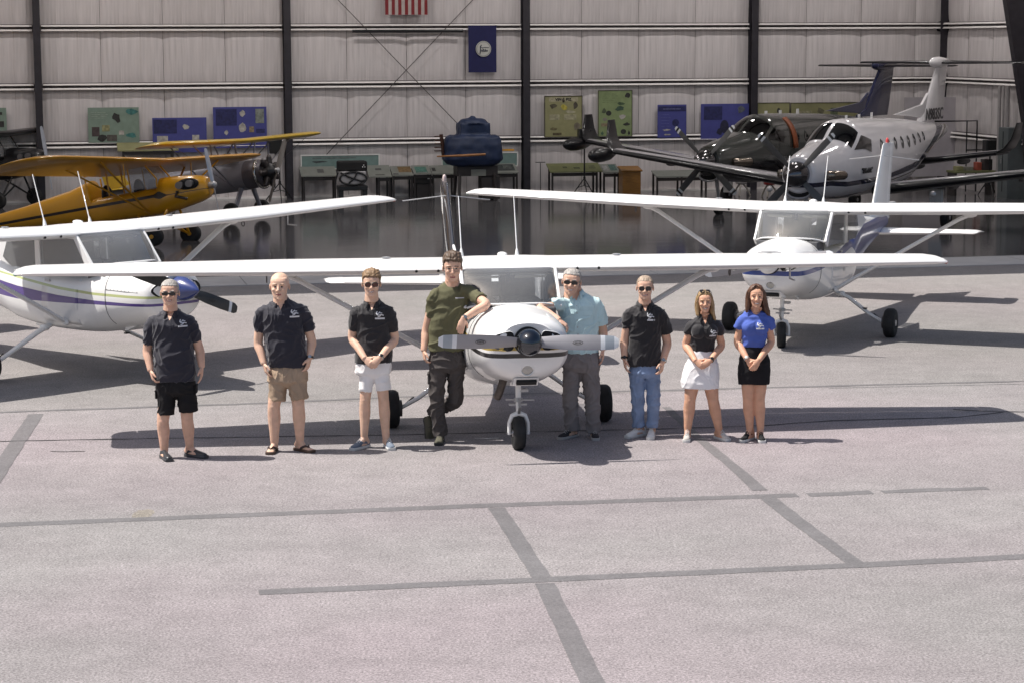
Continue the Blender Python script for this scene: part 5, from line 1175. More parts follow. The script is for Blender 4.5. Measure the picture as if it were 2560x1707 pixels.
def nx0(t): return (t[4][1]+t[4][2])/2
def person(P):
    u0, v0, zs = P['zoom']; D = P['loc'][1]; k = FPX/(D*.9908+.5)*zs               # zoom pixels per metre at the figure
    uf, vg = P['foot']
    def X(u): return (u-uf)/k
    def Z(v, y=0.0): return (vg-v)/(k*.989)+(-y)*.145
    def J(u, v, y=0.0): return Vector((X(u), y, Z(v, y)))
    T = thing('person', P['label'], 'person', P['loc'], 0, 'people standing in a row on the apron')
    fem = P.get('fem', False); g = P.get('girth', 1.0); am = (.98 if fem else 1.12)*P.get('arm', 1.0)
    B = MB()
    # head
    ht, ch = Z(P['head'][1]), Z(P['head'][2]); hs = (ht-ch)/.238
    hw = P.get('hw', 1.0)*(1.06 if fem else 1.12)
    hc = Vector((X(P['head'][0]), -.03+P.get('heady', 0), ch+.118*hs))
    HM = Matrix.Translation(hc) @ Euler((P.get('nod', 0), P.get('tilt', 0), P.get('turn', 0))).to_matrix().to_4x4()
    head_prims(B, HM, hs, hw, fem)
    Hs = HM @ Matrix.Scale(hs, 4); Hi = Hs.inverted()
    # torso core (kept a little inside the shirt)
    tor = [(Z(v), X(a), X(b)) for v, a, b in P['torso']]
    dep = P.get('depth', .62)
    def trings(scale, grow, extra=None):
        rings = []
        for i, (z, a, b) in enumerate(tor):
            cx, hw_ = (a+b)/2, (b-a)/2
            dd = min(.155*g, hw_*dep*(1.0 if i < len(tor)-3 else (.82, .66, .66)[i-len(tor)+3]))*P.get('dscale', 1.0)
            yb = P.get('ybias', 0)
            rings.append([Vector((cx+(hw_*scale+grow)*math.copysign(abs(math.cos(q))**.86, math.cos(q)), yb+.012+(dd*scale+grow)*math.copysign(abs(math.sin(q))**.86, math.sin(q))*(1.0 if math.sin(q) > 0 else 1.0+P.get('belly', 0)*math.exp(-((z-tor[2][0])/.13)**2)), z)) for q in [2*PI*j/28 for j in range(28)]])
        return rings
    B.loft(trings(.90, -.004))
    neckb = Vector(((tor[-1][1]+tor[-1][2])/2, .02, tor[-1][0]))
    B.tube([neckb+Vector((0, .01, -.05)), neckb+Vector((0, .008, .02)), HM @ Vector((0, .024, -.08))*1.0], [.074*(.80 if fem else 1), .064*(.78 if fem else 1), .060*(.78 if fem else 1)], 14)
    # arms and hands
    arms = []
    for s_, A in zip((-1, 1), P['arms']):
        sh, el, wr = [J(*q) for q in A['j']]
        sh = sh+Vector((-math.copysign(.012, sh.x), 0, -.038))
        pts = catmull([tuple(sh), tuple(sh.lerp(el, .5)), tuple(el), tuple(el.lerp(wr, .45)), tuple(wr)], 4)
        rr = [interp(i/(len(pts)-1), [0, .25, .5, .62, 1], [.044, .045, .043, .044, .0285]) * am for i in range(len(pts))]
        B.tube(pts, rr, 12)
        B.ell(el+Vector((0, .018, -.004)), (.036*am, .030*am, .036*am), n=10, k=6)
        hand(B, wr, A['dir'], A['n'], P.get('hand', 1.0)*(.88 if fem else 1.0), A.get('curl', .5), A.get('side', s_), thumb=A.get('thumb', 1.0))
        arms.append((sh, el, wr))
    # legs and feet
    legs = []
    for s_, Lg in zip((-1, 1), P['legs']):
        hp, kn, an = [J(*q) for q in Lg['j']]
        lg = P.get('leg', 1.0)*1.10*(.84 if P['lower']['kind'] == 'trousers' else 1.0)
        pts = catmull([tuple(hp), tuple(hp.lerp(kn, .5)), tuple(kn), tuple(kn.lerp(an, .35)+Vector((0, .012, 0))), tuple(kn.lerp(an, .7)), tuple(an)], 4)
        rr = [interp(i/(len(pts)-1), [0, .2, .4, .6, .8, 1], ([.070, .064, .056, .059, .045, .036] if P['lower']['kind'] == 'shorts' else [.082, .072, .056, .059, .045, .036]))*lg for i in range(len(pts))]
        B.tube(pts, rr, 14)
        B.ell(kn+Vector((0, -.030*lg, .004)), (.036*lg, .030*lg, .042*lg), n=12, k=8)
        B.ell(kn.lerp(an, .30)+Vector((0, .026*lg, 0)), (.046*lg, .040*lg, .095*lg), n=12, k=8)
        ft = Vector((X(Lg['toe'][0]), Lg['toe'][1], Lg.get('z', 0.0)))
        if not Lg.get('noshoe'):
            d = Matrix.Rotation(Lg['ang'], 3, 'Z') @ Vector((0, -1, 0)); hl = ft-d*Lg['L']*.5; tp = ft+d*Lg['L']*.42
            B.tube([an+Vector((0, 0, .02)), an.lerp(hl, .5)+Vector((0, 0, .0)), Vector((hl.x, hl.y, .045))+d*.045], [.036, .037, .034], 10)
            B.tube([Vector((hl.x, hl.y, .040))+d*.03, Vector((ft.x, ft.y, .042)), Vector((tp.x, tp.y, .026))], [(.033, .032), (.040, .030), (.036, .014)], 10, up=(d.y, -d.x, 0))
            B.tube([an+d*.01+Vector((0, 0, -.01)), Vector((ft.x, ft.y, .048))], [.034, .028], 10)
            if P.get('sandals'):
                pr = d.cross(Vector((0, 0, 1)))
                for q in range(5): B.tube([tp+pr*(.030-.015*q)*(1)-d*.03+Vector((0, 0, .026)), tp+pr*(.032-.016*q)+d*(.018-.006*abs(q-1))+Vector((0, 0, .020))], [.010, .009], 8)
        legs.append((hp, kn, an, ft, Lg))
    me = blend(B, .0057, 2, .45)
    # facial relief and colour by position in head space
    smile = P.get('smile', 0)
    zmin = ch-.05
    for v in me.vertices:
        if v.co.z < zmin: continue
        p = Hi @ v.co
        if p.y < -.05 and abs(p.x) < .075 and -.12 < p.z < .09:
            dy = 0
            for s_ in (-1, 1): dy += .010*math.exp(-((p.x-s_*.031)/.017)**2-((p.z-.001)/.011)**2)
            dy += .0045*math.exp(-((p.z+.0715)/.0035)**2)*(1 if abs(p.x) < .026 else 0)
            if smile: dy += .004*math.exp(-((abs(p.x)-.033)/.008)**2-((p.z+.060)/.012)**2)-.004*math.exp(-((abs(p.x)-.044)/.014)**2-((p.z+.036)/.013)**2)
            if dy: v.co = Hs @ (p+Vector((0, dy, 0)))
    sk = P['skin']
    mats = [sk, M_LIP, P.get('browm', P.get('hairm', M_IRIS)), M_EYEW, M_IRIS, M_TEETH]
    ob = meshobj('body', me, mats, T)
    cen = np.empty(len(me.polygons)*3); me.polygons.foreach_get('center', cen); cen = cen.reshape(-1, 3)
    top = [int(i) for i in np.nonzero(cen[:, 2] > zmin)[0]]; polys = me.polygons
    for ii in top:
        pl = polys[ii]; p = Hi @ Vector(cen[ii])
        if p.y < -.055 and -.09 < p.z < .04 and abs(p.x) < .07:
            ax = abs(p.x); mi = 0; mz = -.0715+(.010*(ax/.026)**2 if smile else 0)
            if ax < (.027 if smile else .023) and abs(p.z-mz) < (.0085 if smile else .0075): mi = 1
            if smile and ax < .020 and abs(p.z-mz) < .0042*smile: mi = 5
            if abs(ax-.031) < .012 and abs(p.z-.0) < .0042: mi = 3
            if abs(ax-.031) < .0075 and abs(p.z-.0) < .0055: mi = 4
            if abs(ax-.032) < .019 and abs(p.z-(.0225-.10*abs(ax-.030)*abs(ax-.03)/.02)) < .0042: mi = 2
            pl.material_index = mi
    # hair
    if P.get('hair'):
        thick, hl = P['hair']; hb = MB(); idx = {}
        for ii in top:
            pl = polys[ii]; p = Hi @ Vector(cen[ii])
            if p.z > -.14 and abs(p.x) < .12 and p.y < .14 and p.z > hl(p) and not (abs(p.x) > .072*hw and -.04 < p.z < .018 and -.012 < p.y < .036):
                f = []
                for vi in pl.vertices:
                    if vi not in idx: idx[vi] = len(idx)
                    f.append(idx[vi])
                hb.f.append(f); hb.m.append(0)
        hv = [None]*len(idx)
        for vi, i in idx.items():
            v = me.vertices[vi]; p = Hi @ v.co
            e = max(0.0, min(1.0, (p.z-hl(p))/.014))
            n = mnoise.noise(Vector((p.x*42, p.y*22, p.z*26)))*.95+mnoise.noise(Vector((p.x*110, p.y*40, p.z*50)))*.55
            hv[i] = v.co+v.normal*(max(.15, 1+.55*n)*thick(p)*(e**.75)*min(1, max(.22, (p.z+.03)/.085))+.0012)*hs
        hb.v = hv; o = hb.build('hair', P['hairm'], T); o.data.shade_smooth(); md = o.modifiers.new('s', 'SOLIDIFY'); md.thickness = .006; md.offset = -1
    if P.get('locks'):
        lk = MB()
        for pts, r in P['locks']: lk.tube([Hs @ Vector(q) for q in catmull(pts, 3)], [interp(i/(3*(len(pts)-1)), [j/(len(r)-1) for j in range(len(r))], r)*hs for i in range(3*(len(pts)-1)+1)], 10, flat=.62)
        hm = blend(lk, .006, 2)
        for v in hm.vertices: v.co += v.normal*.006*mnoise.noise(Vector((v.co.x*60, v.co.y*60, v.co.z*9)))
        meshobj('long_hair', hm, P['hairm'], T)
    # eyewear
    def eyewear(lens_m, rx, rz, dz=0.0, clear=False, M=None, r_out=.0022):
        gl = MB(); M = M or Hs
        for s_ in (-1, 1):
            pts = [(s_*.0325+rx*math.copysign(abs(math.cos(a))**.75, math.cos(a)), -.103+.010*abs(math.cos(a))*0, dz+rz*math.copysign(abs(math.sin(a))**.8, math.sin(a))-(.004 if math.sin(a) < 0 else 0)) for a in [2*PI*i/18 for i in range(19)]]
            gl.tube([M @ Vector(p) for p in pts], r_out, 5)
            gl.tube([M @ Vector(q) for q in ((s_*.060, -.100, dz+.008), (s_*.074*hw, -.06, dz+.006), (s_*.079*hw, .0, dz+.004), (s_*.079*hw, .02, dz-.012))], .0022, 5)
        gl.tube([M @ Vector(q) for q in ((-.010, -.106, dz+.006), (0, -.108, dz+.009), (.010, -.106, dz+.006))], .0022, 5)
        fr = gl.build('glasses', M_FRAME, T, smooth=60)
        if not clear:
            for s_ in (-1, 1):
                l = MB(); pp = [(s_*.0325+rx*math.copysign(abs(math.cos(a))**.75, math.cos(a)), dz+rz*math.copysign(abs(math.sin(a))**.8, math.sin(a))-(.004 if math.sin(a) < 0 else 0)) for a in [2*PI*i/20 for i in range(20)]]
                l.loft([[Vector((x, y, z)) for x, z in pp] for y in (-.099, -.1035)]); l.xf(M); l.build('lens', lens_m, fr)
    if P.get('shades'): eyewear(*P['shades'])
    if P.get('spectacles'): eyewear(None, .021, .015, -.002, True, r_out=.0014)
    if P.get('shades_on_head'): eyewear(M_SHADE, .026, .020, 0, False, Hs @ Matrix.Translation((0, .016, .036)) @ Matrix.Rotation(-.95, 4, 'X'))
    # shirt with sleeves
    S = MB(); S.loft(trings(1.0, .004))
    if fem:
        for s_ in (-1, 1): S.ell((nx0(tor)+s_*.060, -.058, Z(P['bust'], -.1)), (.085, .058, .085), n=16, k=12)
    for (sh, el, wr), A in zip(arms, P['arms']):
        hem = J(*A['hem'][:2], A['hem'][2] if len(A['hem']) > 2 else sh.lerp(el, .6).y)
        r1 = A['hr']/k
        mid = sh.lerp(hem, .55); inward = Vector((-math.copysign(.10, sh.x-neckb.x), 0, .022))
        S.tube(catmull([tuple(sh+inward), tuple(sh+Vector((-math.copysign(.012, sh.x-neckb.x), 0, .002))), tuple(mid), tuple(hem)], 3), [interp(q/9, [0, .33, .66, 1], [.052*am, .064*am, max(.060*am, r1*.92), r1]) for q in range(10)], 16)
    sm = blend(S, .0075, 3, .5)
    wrinkle(sm, P.get('fold', .007)*1.25, P['seed'])
    so_ = meshobj('shirt', sm, P['shirtm'], T)
    bv = BVHTree.FromPolygons([v.co for v in sm.vertices], [p.vertices[:] for p in sm.polygons])
    nz = tor[-1][0]; nx = neckb.x
    if P.get('collar', True):
        for s_ in (-1, 1):
            r1 = []; r2 = []
            for i in range(9):
                a = PI*.5-PI*.98*i/8
                r1.append(Vector((nx+s_*(.068*(.84 if fem else 1))*math.cos(a)+s_*(.018 if i == 7 else .030 if i == 8 else 0), .012-.062*math.sin(-a)*1.0, nz+.020+.020*math.sin(a))))
                r2.append(Vector((nx+s_*(.100*(.86 if fem else 1))*math.cos(a)+s_*(.022 if i == 7 else .040 if i == 8 else 0), .010-.088*math.sin(-a)-.016*(i > 5), nz-.022+.026*math.sin(a)-.030*(i > 6))))
            o = MB().loft([r1, r2], False, closed=False).build('collar', P['shirtm'], so_, smooth=70); md = o.modifiers.new('s', 'SOLIDIFY'); md.thickness = .007
        pk = MB(); ribbon(bv, [(nx, nz-.088), (nx+.004, nz-.20)], .030, pk, .004); pk.build('placket', P['shirtm'], so_)
    # open neck, skin showing
    vn = P.get('vneck', .095); scoop = not P.get('collar', True); wv = P.get('vwide', .050 if not fem else .046)
    sv = MB(); rows = 7; vs = []
    for r in range(rows+1):
        t = r/rows; hw2 = wv*(1-t) if not scoop else wv*1.25*math.sqrt(max(0, 1-t*t))
        for c in range(5):
            x = nx+hw2*(-1+c/2)+.0001*c; z = nz+.015-(vn+.015)*t
            h = bv.ray_cast(Vector((x, -1, z)), Vector((0, 1, 0)))[0]; vs.append((x, (h.y if h else -.045)-.0045, z))
    sv.add(vs, [(r*5+c, r*5+c+1, (r+1)*5+c+1, (r+1)*5+c) for r in range(rows) for c in range(4)]); sv.build('neck_opening', sk, so_, smooth=80)
    if P.get('logo'):
        u, v, s_ = P['logo'][:3]; logo_on(bv, so_, X(u), Z(v, -.13), s_/k, len(P['logo']) > 3)
    if P.get('buttons'):
        bt = MB()
        for i in range(6): 
            z = nz-.07-.075*i; h = bv.ray_cast(Vector((nx+.012*i*.3, -1, z)), Vector((0, 1, 0)))[0]
            if h: bt.ell((nx+.012*i*.3, h.y-.003, z), (.006, .003, .006), n=8, k=6)
        bt.build('shirt_buttons', M_EYEW, so_)
        for u, v in P['buttons']:
            pk = MB(); x, z = X(u), Z(v, -.12); ribbon(bv, [(x-.055, z), (x+.055, z)], .05, pk, .005); ribbon(bv, [(x-.055, z-.03), (x-.055, z-.13), (x+.055, z-.13), (x+.055, z-.03)], .004, pk, .005); pk.build('chest_pocket', P['shirtm'], so_)
    # lower garment
    Q = MB(); L_ = P['lower']
    waist = [(Z(v), X(a), X(b)) for v, a, b in L_['waist']]
    rings = []
    hem_z = tor[0][0]
    for z, a, b in waist:
        cx, hw_ = (a+b)/2, (b-a)/2*(.92 if z > hem_z-.02 and L_['kind'] != 'skirt' else 1.0); dd = min(.150*g, hw_*L_.get('dep', .66))
        rings.append([Vector((cx+hw_*math.copysign(abs(math.cos(q))**.86, math.cos(q)), .018+P.get('ybias', 0)+dd*math.copysign(abs(math.sin(q))**.86, math.sin(q)), z)) for q in [2*PI*j/26 for j in range(26)]])
    Q.loft(rings)
    if L_['kind'] != 'skirt':
        for (hp, kn, an, ft, Lg), (hv, ha, hb_) in zip(legs, L_['hems']):
            hx = (X(ha)+X(hb_))/2; hw_ = (X(hb_)-X(ha))/2
            if L_['kind'] == 'shorts':
                t = (hp.z-Z(hv))/max(.01, hp.z-kn.z); c = hp.lerp(kn, t)
                end = Vector((hx, c.y, Z(hv, c.y)))
                Q.tube([hp+Vector((0, .005, .04)), hp.lerp(end, .5), end], [.096*g, (hw_*.98, .092*g), (hw_, hw_*.92)], 18, up=(1, 0, 0))
            else:
                rad = L_.get('rad', [.097, .085, .074, .072, .078])
                end = Vector((hx, an.y, Z(hv, an.y)))
                p_ = [hp+Vector((0, .005, .04)), hp.lerp(kn, .5), kn, kn.lerp(end, .5), end]
                Q.tube(catmull([tuple(q) for q in p_], 3), [interp(i/12, [0, .25, .5, .75, 1], rad) for i in range(13)], 16)
    lm = blend(Q, .0075, 3, .5); wrinkle(lm, L_.get('fold', .006)*1.35, P['seed']+5, 1.3)
    lo_ = meshobj({'shorts': 'shorts', 'trousers': 'trousers', 'skirt': 'skirt'}[L_['kind']], lm, L_['m'], T)
    if L_.get('cargo'):
        for s_, (u, v, w_, h_) in zip((-1, 1), L_['cargo']):
            x, z = X(u), Z(v); pk = MB().box((x-s_*.004, .01, z), (.022, w_/k*1.5, h_/k)); pk.box((x-s_*.001, .01, z+h_/k*.40), (.024, w_/k*1.6, h_/k*.24)); pk.build('cargo_pocket', L_['m'], lo_, bevel=.01)
    if L_.get('belt'):
        z = waist[0][0] if waist[0][0] > waist[-1][0] else waist[-1][0]
        pass
    # footwear
    for i, (hp, kn, an, ft, Lg) in enumerate(legs):
        up = MB(); so2 = MB(); L = Lg['L']
        if P.get('sandals'):
            shoe(MB(), so2, ft, 0, Lg['ang'], L*1.04, .050)
            sl2 = so2.build('sandal', P['shoem'][1], T, smooth=40)
            R = Matrix.Rotation(Lg['ang'], 3, 'Z'); stp = MB()
            for s_ in (-1, 1): stp.tube([ft+R @ Vector((0, -L*.30, .050)), ft+R @ Vector((s_*.022, -L*.20, .068)), ft+R @ Vector((s_*.046, -L*.02, .045)), ft+R @ Vector((s_*.048, L*.05, .022))], [(.008, .006), (.013, .006), (.013, .006), (.010, .006)], 8)
            stp.build('strap', P['shoem'][0], sl2, smooth=60); continue
        shoe(up, so2, (0, 0, 0), 0, 0, L, Lg.get('w', .047), Lg.get('h', .078))
        Mx = Matrix.Translation(ft) @ Matrix.Rotation(Lg['ang'], 4, 'Z') @ Matrix.Rotation(Lg.get('pitch', 0), 4, 'X')
        um = blend(up.xf(Mx), .007, 2)
        sh_ = meshobj('shoe', um, P['shoem'][0], T)
        so2.xf(Mx).build('sole', P['shoem'][1], sh_, smooth=40)
        if not P.get('slipon'):
            lc_ = MB()
            for q in range(4):
                y = -L*(.20-.075*q); lc_.tube([Mx @ Vector((-.022, y, .060+.011*q)), Mx @ Vector((0, y+.004, .076+.014*q)), Mx @ Vector((.022, y, .060+.011*q))], .0042, 5)
            lc_.build('laces', P.get('lacem', P['shoem'][1]), sh_)
    # wrist things
    for which, m_band, m_face in P.get('watch', []):
        sh, el, wr = arms[which]; d = (wr-el).normalized(); c = wr-d*.015
        wb = MB().lathe([(-.011, .031*am), (-.008, .034*am), (.008, .034*am), (.011, .031*am)], c, d, 18).build('watch_band', m_band, T, smooth=50)
        nrm = Vector((0, -1, .25)); nrm = (nrm-d*nrm.dot(d)).normalized()
        MB().lathe([(0, .019), (.006, .018), (.007, .0)], c+nrm*.030*am, nrm, 16).build('watch_face', m_face, wb, smooth=40)
    return T, X, Z, k

def short_line(front=.066, temple=.035, side=-.022, back=-.070, part=0):
    def f(p):
        y = p.y
        base = interp(y, [-.10, -.075, -.055, -.035, -.02, .03, .06, .10], [front+.02, front, (front+temple)/2+.01, temple, side, side+.005, (side+back)/2, back])
        return base+part*abs(p.x)*.2
    return lambda p: f(p)+.010*mnoise.noise(Vector((p.x*55, p.y*55, 3.3)))+.010*mnoise.noise(Vector((p.x*130, p.y*130, 7.3)))
M_HGREY = pm('hair_grey', (.34, .315, .29), .6, var=.4, vs=60, stretch=(1, .3, .4), bump=.9, bs=55); M_HBLOND = pm('hair_light_brown', (.235, .145, .075), .55, var=.4, vs=60, stretch=(1, .3, .4), bump=.9, bs=55)
M_HBRN = pm('hair_brown', (.10, .062, .038), .5, var=.4, vs=60, stretch=(1, .3, .4), bump=.9, bs=55); M_HSANDY = pm('hair_sandy_grey', (.33, .25, .185), .6, var=.35, vs=60, stretch=(1, .3, .4), bump=.9, bs=55)
M_HGOLD = pm('hair_blond', (.36, .235, .115), .5, var=.4, vs=50, stretch=(1, 1, .2), bump=.9, bs=55); M_HCHEST = pm('hair_chestnut', (.105, .048, .026), .45, var=.45, vs=50, stretch=(1, 1, .2), bump=.9, bs=55)
M_WBLK = pm('watch_black', (.015, .015, .016), .35); M_WSIL = pm('watch_silver', (.45, .44, .42), .25, metal=.8)
W_SOLE = pm('sole_white', (.62, .62, .61), .6); D_SOLE = pm('sole_dark', (.03, .028, .028), .7)
DN = (0, 0, -1)

person(dict(label='grey haired man in navy polo, black cargo shorts and slip-on shoes, leftmost of the row', zoom=(320, 680, 3.2), loc=(-3.47, 22.24, 0), foot=(320, 1503), seed=1, skin=SK_B, girth=1.18, depth=.66, belly=.18,
    head=(311, 78, 278), turn=.05, smile=.5, hairm=M_HGREY, hair=(lambda p: .0035, short_line(.068, .040, -.006)), shades=(M_SHADE, .031, .0135),
    torso=[(880, 190, 492), (800, 172, 492), (700, 168, 487), (600, 168, 480), (500, 158, 478), (430, 150, 480), (385, 165, 468), (345, 222, 410), (322, 252, 372)],
    arms=[dict(j=[(150, 398, .0), (112, 640, .03), (148, 800, -.06)], hem=(120, 590), hr=42, dir=(.30, -.25, -1), n=(.9, .2, .2), side=1, curl=.75), dict(j=[(478, 390, .0), (528, 640, .05), (548, 775, -.0)], hem=(507, 572), hr=38, dir=(-.05, -.15, -1), n=(-1, 0, 0), side=-1, curl=.35)],
    legs=[dict(j=[(262, 960, .01), (226, 1200, .0), (228, 1440, .03)], toe=(250, -.06), ang=.45, L=.285), dict(j=[(410, 950, .02), (418, 1185, .02), (425, 1412, .10)], toe=(478, .06), ang=1.05, L=.285)],
    shirtm=NAVY, logo=(416, 432, 33), fold=.008,
    lower=dict(kind='shorts', m=cloth('shorts_black', (.014, .013, .014)), waist=[(1000, 232, 430), (960, 178, 498), (900, 180, 496), (850, 192, 490)], hems=[(1148, 183, 322), (1124, 350, 508)], cargo=[(178, 985, 60, 70), (500, 945, 60, 70)]),
    shoem=[pm('slip_on_black', (.03, .03, .033), .35), pm('slip_on_sole', (.05, .05, .055), .5)], slipon=True))
person(dict(label='bald man in navy polo, khaki shorts and flip-flops, second from the left', zoom=(590, 670, 3.268), loc=(-2.36, 22.57, 0), foot=(355, 1516), seed=2, skin=SK_A, girth=1.15, depth=.64, belly=.10,
    head=(326, 56, 268), turn=-.03, hairm=M_HGREY, browm=pm('brow_fair', (.28, .19, .13), .6), hw=1.02,
    torso=[(815, 236, 530), (740, 214, 528), (650, 197, 520), (560, 186, 512), (470, 178, 512), (390, 168, 520), (340, 182, 508), (300, 238, 440), (276, 272, 398)],
    arms=[dict(j=[(160, 352, .0), (138, 625, .03), (190, 795, -.07)], hem=(146, 532), hr=42, dir=(.30, -.2, -1), n=(.9, .3, .1), side=1, curl=.55), dict(j=[(520, 345, .0), (572, 610, .05), (560, 752, -.02)], hem=(562, 518), hr=50, dir=(-.28, -.25, -1), n=(-.9, .3, .0), side=-1, curl=.45)],
    legs=[dict(j=[(300, 930, .01), (258, 1140, .0), (255, 1440, .03)], toe=(240, -.02), ang=-.12, L=.27), dict(j=[(440, 925, .01), (458, 1135, .0), (462, 1420, .06)], toe=(495, .04), ang=.85, L=.27)],
    shirtm=NAVY, logo=(448, 396, 36), fold=.008,
    lower=dict(kind='shorts', m=cloth('shorts_khaki', (.38, .28, .20)), waist=[(975, 285, 465), (930, 205, 540), (860, 214, 538), (790, 240, 530)], hems=[(1092, 213, 352), (1084, 392, 546)], fold=.007),
    shoem=[pm('flip_flop_strap', (.05, .03, .025), .5), pm('flip_flop_sole', (.09, .055, .04), .7)], sandals=True, watch=[(1, M_WBLK, M_WSIL)], leg=1.05))
person(dict(label='young man with sunglasses in black polo and white shorts, hands clasped in front', zoom=(840, 660, 3.265), loc=(-1.46, 22.78, 0), foot=(305, 1506), seed=3, skin=SK_A, girth=.98, depth=.60,
    head=(303, 66, 268), turn=.06, smile=1, hairm=M_HBLOND, hair=(lambda p: .009+.012*max(0, p.z-.05)/.05, short_line(.062, .036, -.012)), shades=(M_SHADER, .029, .0185),
    torso=[(808, 158, 458), (720, 165, 460), (640, 182, 450), (560, 182, 442), (480, 172, 448), (410, 162, 455), (365, 182, 442), (328, 232, 388), (305, 262, 350)],
    arms=[dict(j=[(160, 382, .0), (140, 610, .04), (250, 778, -.17)], hem=(146, 545), hr=40, dir=(.72, -.35, -.55), n=(.3, .9, -.3), side=1, curl=.65), dict(j=[(452, 378, .0), (482, 620, .04), (372, 772, -.20)], hem=(479, 560), hr=40, dir=(-.70, -.15, -.62), n=(-.2, .9, -.3), side=-1, curl=.75)],
    legs=[dict(j=[(262, 900, .01), (238, 1110, .0), (225, 1420, .02)], toe=(195, -.03), ang=-.62, L=.29, h=.085), dict(j=[(368, 895, .01), (388, 1105, .0), (404, 1425, .02)], toe=(428, -.01), ang=.30, L=.29, h=.085)],
    shirtm=BLACKP, logo=(370, 436, 37), 
    lower=dict(kind='shorts', m=cloth('shorts_white', (.84, .82, .82), var=.03), waist=[(930, 215, 400), (890, 158, 452), (830, 160, 458), (780, 170, 455)], hems=[(1040, 182, 297), (1032, 330, 452)], fold=.006),
    shoem=[cloth('knit_grey_blue', (.16, .19, .24)), W_SOLE], lacem=W_SOLE, watch=[(1, M_WSIL, M_WBLK)], leg=.92))
person(dict(label='tall bearded man in olive T-shirt and dark cargo trousers leaning on the aircraft nose', zoom=(1040, 620, 3.138), loc=(-.77, 23.06, 0), foot=(215, 1520), seed=4, skin=SK_B, girth=1.0, depth=.58,
    head=(322, 42, 252), turn=.05, nod=.08, hairm=M_HBRN, hw=.95, hair=(lambda p: .009+.010*max(0, p.z-.04)/.05, short_line(.058, .034, -.018)), spectacles=True,
    torso=[(795, 128, 402), (720, 130, 412), (640, 138, 424), (560, 150, 434), (470, 165, 455), (400, 170, 462), (335, 182, 458), (295, 232, 412), (268, 272, 372)],
    arms=[dict(j=[(170, 345, .0), (112, 640, .06), (92, 800, -.02)], hem=(148, 532), hr=46, dir=(.15, -.2, -1), n=(.9, .2, 0), side=1, curl=.8), dict(j=[(465, 318, -.04), (584, 446, -.32), (412, 556, -.46)], hem=(546, 412, -.22), hr=54, dir=(-.30, -.10, -.95), n=(.1, .95, .1), side=1, curl=.30)],
    legs=[dict(j=[(205, 940, .01), (190, 1170, .0), (215, 1470, .04)], toe=(212, -.02), ang=-.10, L=.29, h=.09, w=.05), dict(j=[(345, 935, .02), (332, 1185, .10), (150, 1290, .34)], toe=(110, .34), ang=.35, L=.30, z=.075, pitch=1.12, noshoe=True, h=.10, w=.052)],
    shirtm=cloth('tshirt_olive', (.120, .116, .066)), collar=False, vneck=.018, vwide=.052, logo=(378, 376, 32, 1), fold=.010,
    lower=dict(kind='trousers', m=cloth('trousers_charcoal', (.075, .066, .064)), waist=[(960, 180, 385), (920, 135, 420), (850, 132, 415), (780, 140, 395)], hems=[(1462, 160, 272), (1290, 110, 190)], rad=[.098, .088, .078, .074, .078], cargo=[(126, 1010, 60, 90)], fold=.010),
    shoem=[cloth('boot_olive', (.10, .095, .07)), D_SOLE], watch=[(1, M_WBLK, M_WSIL)], arm=1.0))
person(dict(label='man in pale aqua shirt and grey trousers resting his elbow on the aircraft nose', zoom=(1320, 650, 3.409), loc=(.77, 23.32, 0), foot=(480, 1512), seed=5, skin=SK_B, girth=1.10, depth=.64, belly=.12,
    head=(376, 74, 288), turn=-.10, tilt=.08, smile=1, hairm=M_HGREY, hair=(lambda p: .0045, short_line(.066, .040, -.006)), shades=(M_SHADE, .031, .0145),
    torso=[(785, 308, 608), (700, 300, 602), (610, 290, 598), (530, 280, 600), (440, 272, 604), (380, 276, 606), (330, 298, 586), (292, 352, 505), (268, 372, 455)],
    arms=[dict(j=[(300, 345, -.04), (100, 412, -.36), (266, 522, -.54)], hem=(196, 382, -.21), hr=50, dir=(.75, -.2, -.55), n=(-.3, .2, -.9), side=-1, curl=.8), dict(j=[(600, 345, .0), (645, 610, .05), (640, 765, -.02)], hem=(638, 545), hr=56, dir=(.0, -.15, -1), n=(-1, .1, 0), side=-1, curl=.45)],
    legs=[dict(j=[(385, 930, .01), (362, 1180, .0), (385, 1445, .05)], toe=(345, .0), ang=-.75, L=.29), dict(j=[(530, 930, .01), (552, 1180, .0), (568, 1465, .02)], toe=(573, -.03), ang=.05, L=.29)],
    shirtm=cloth('shirt_aqua', (.56, .74, .76), var=.04), buttons=[(350, 440), (520, 455)], fold=.008,
    lower=dict(kind='trousers', m=cloth('trousers_grey', (.215, .195, .195)), waist=[(950, 330, 590), (900, 288, 622), (830, 292, 620), (760, 305, 608)], hems=[(1440, 325, 440), (1462, 500, 625)], rad=[.104, .096, .085, .078, .080], fold=.009),
    shoem=[cloth('shoe_dark_grey', (.045, .04, .042)), pm('sole_pale', (.40, .38, .37), .6)], watch=[(1, M_WSIL, M_WBLK)]))
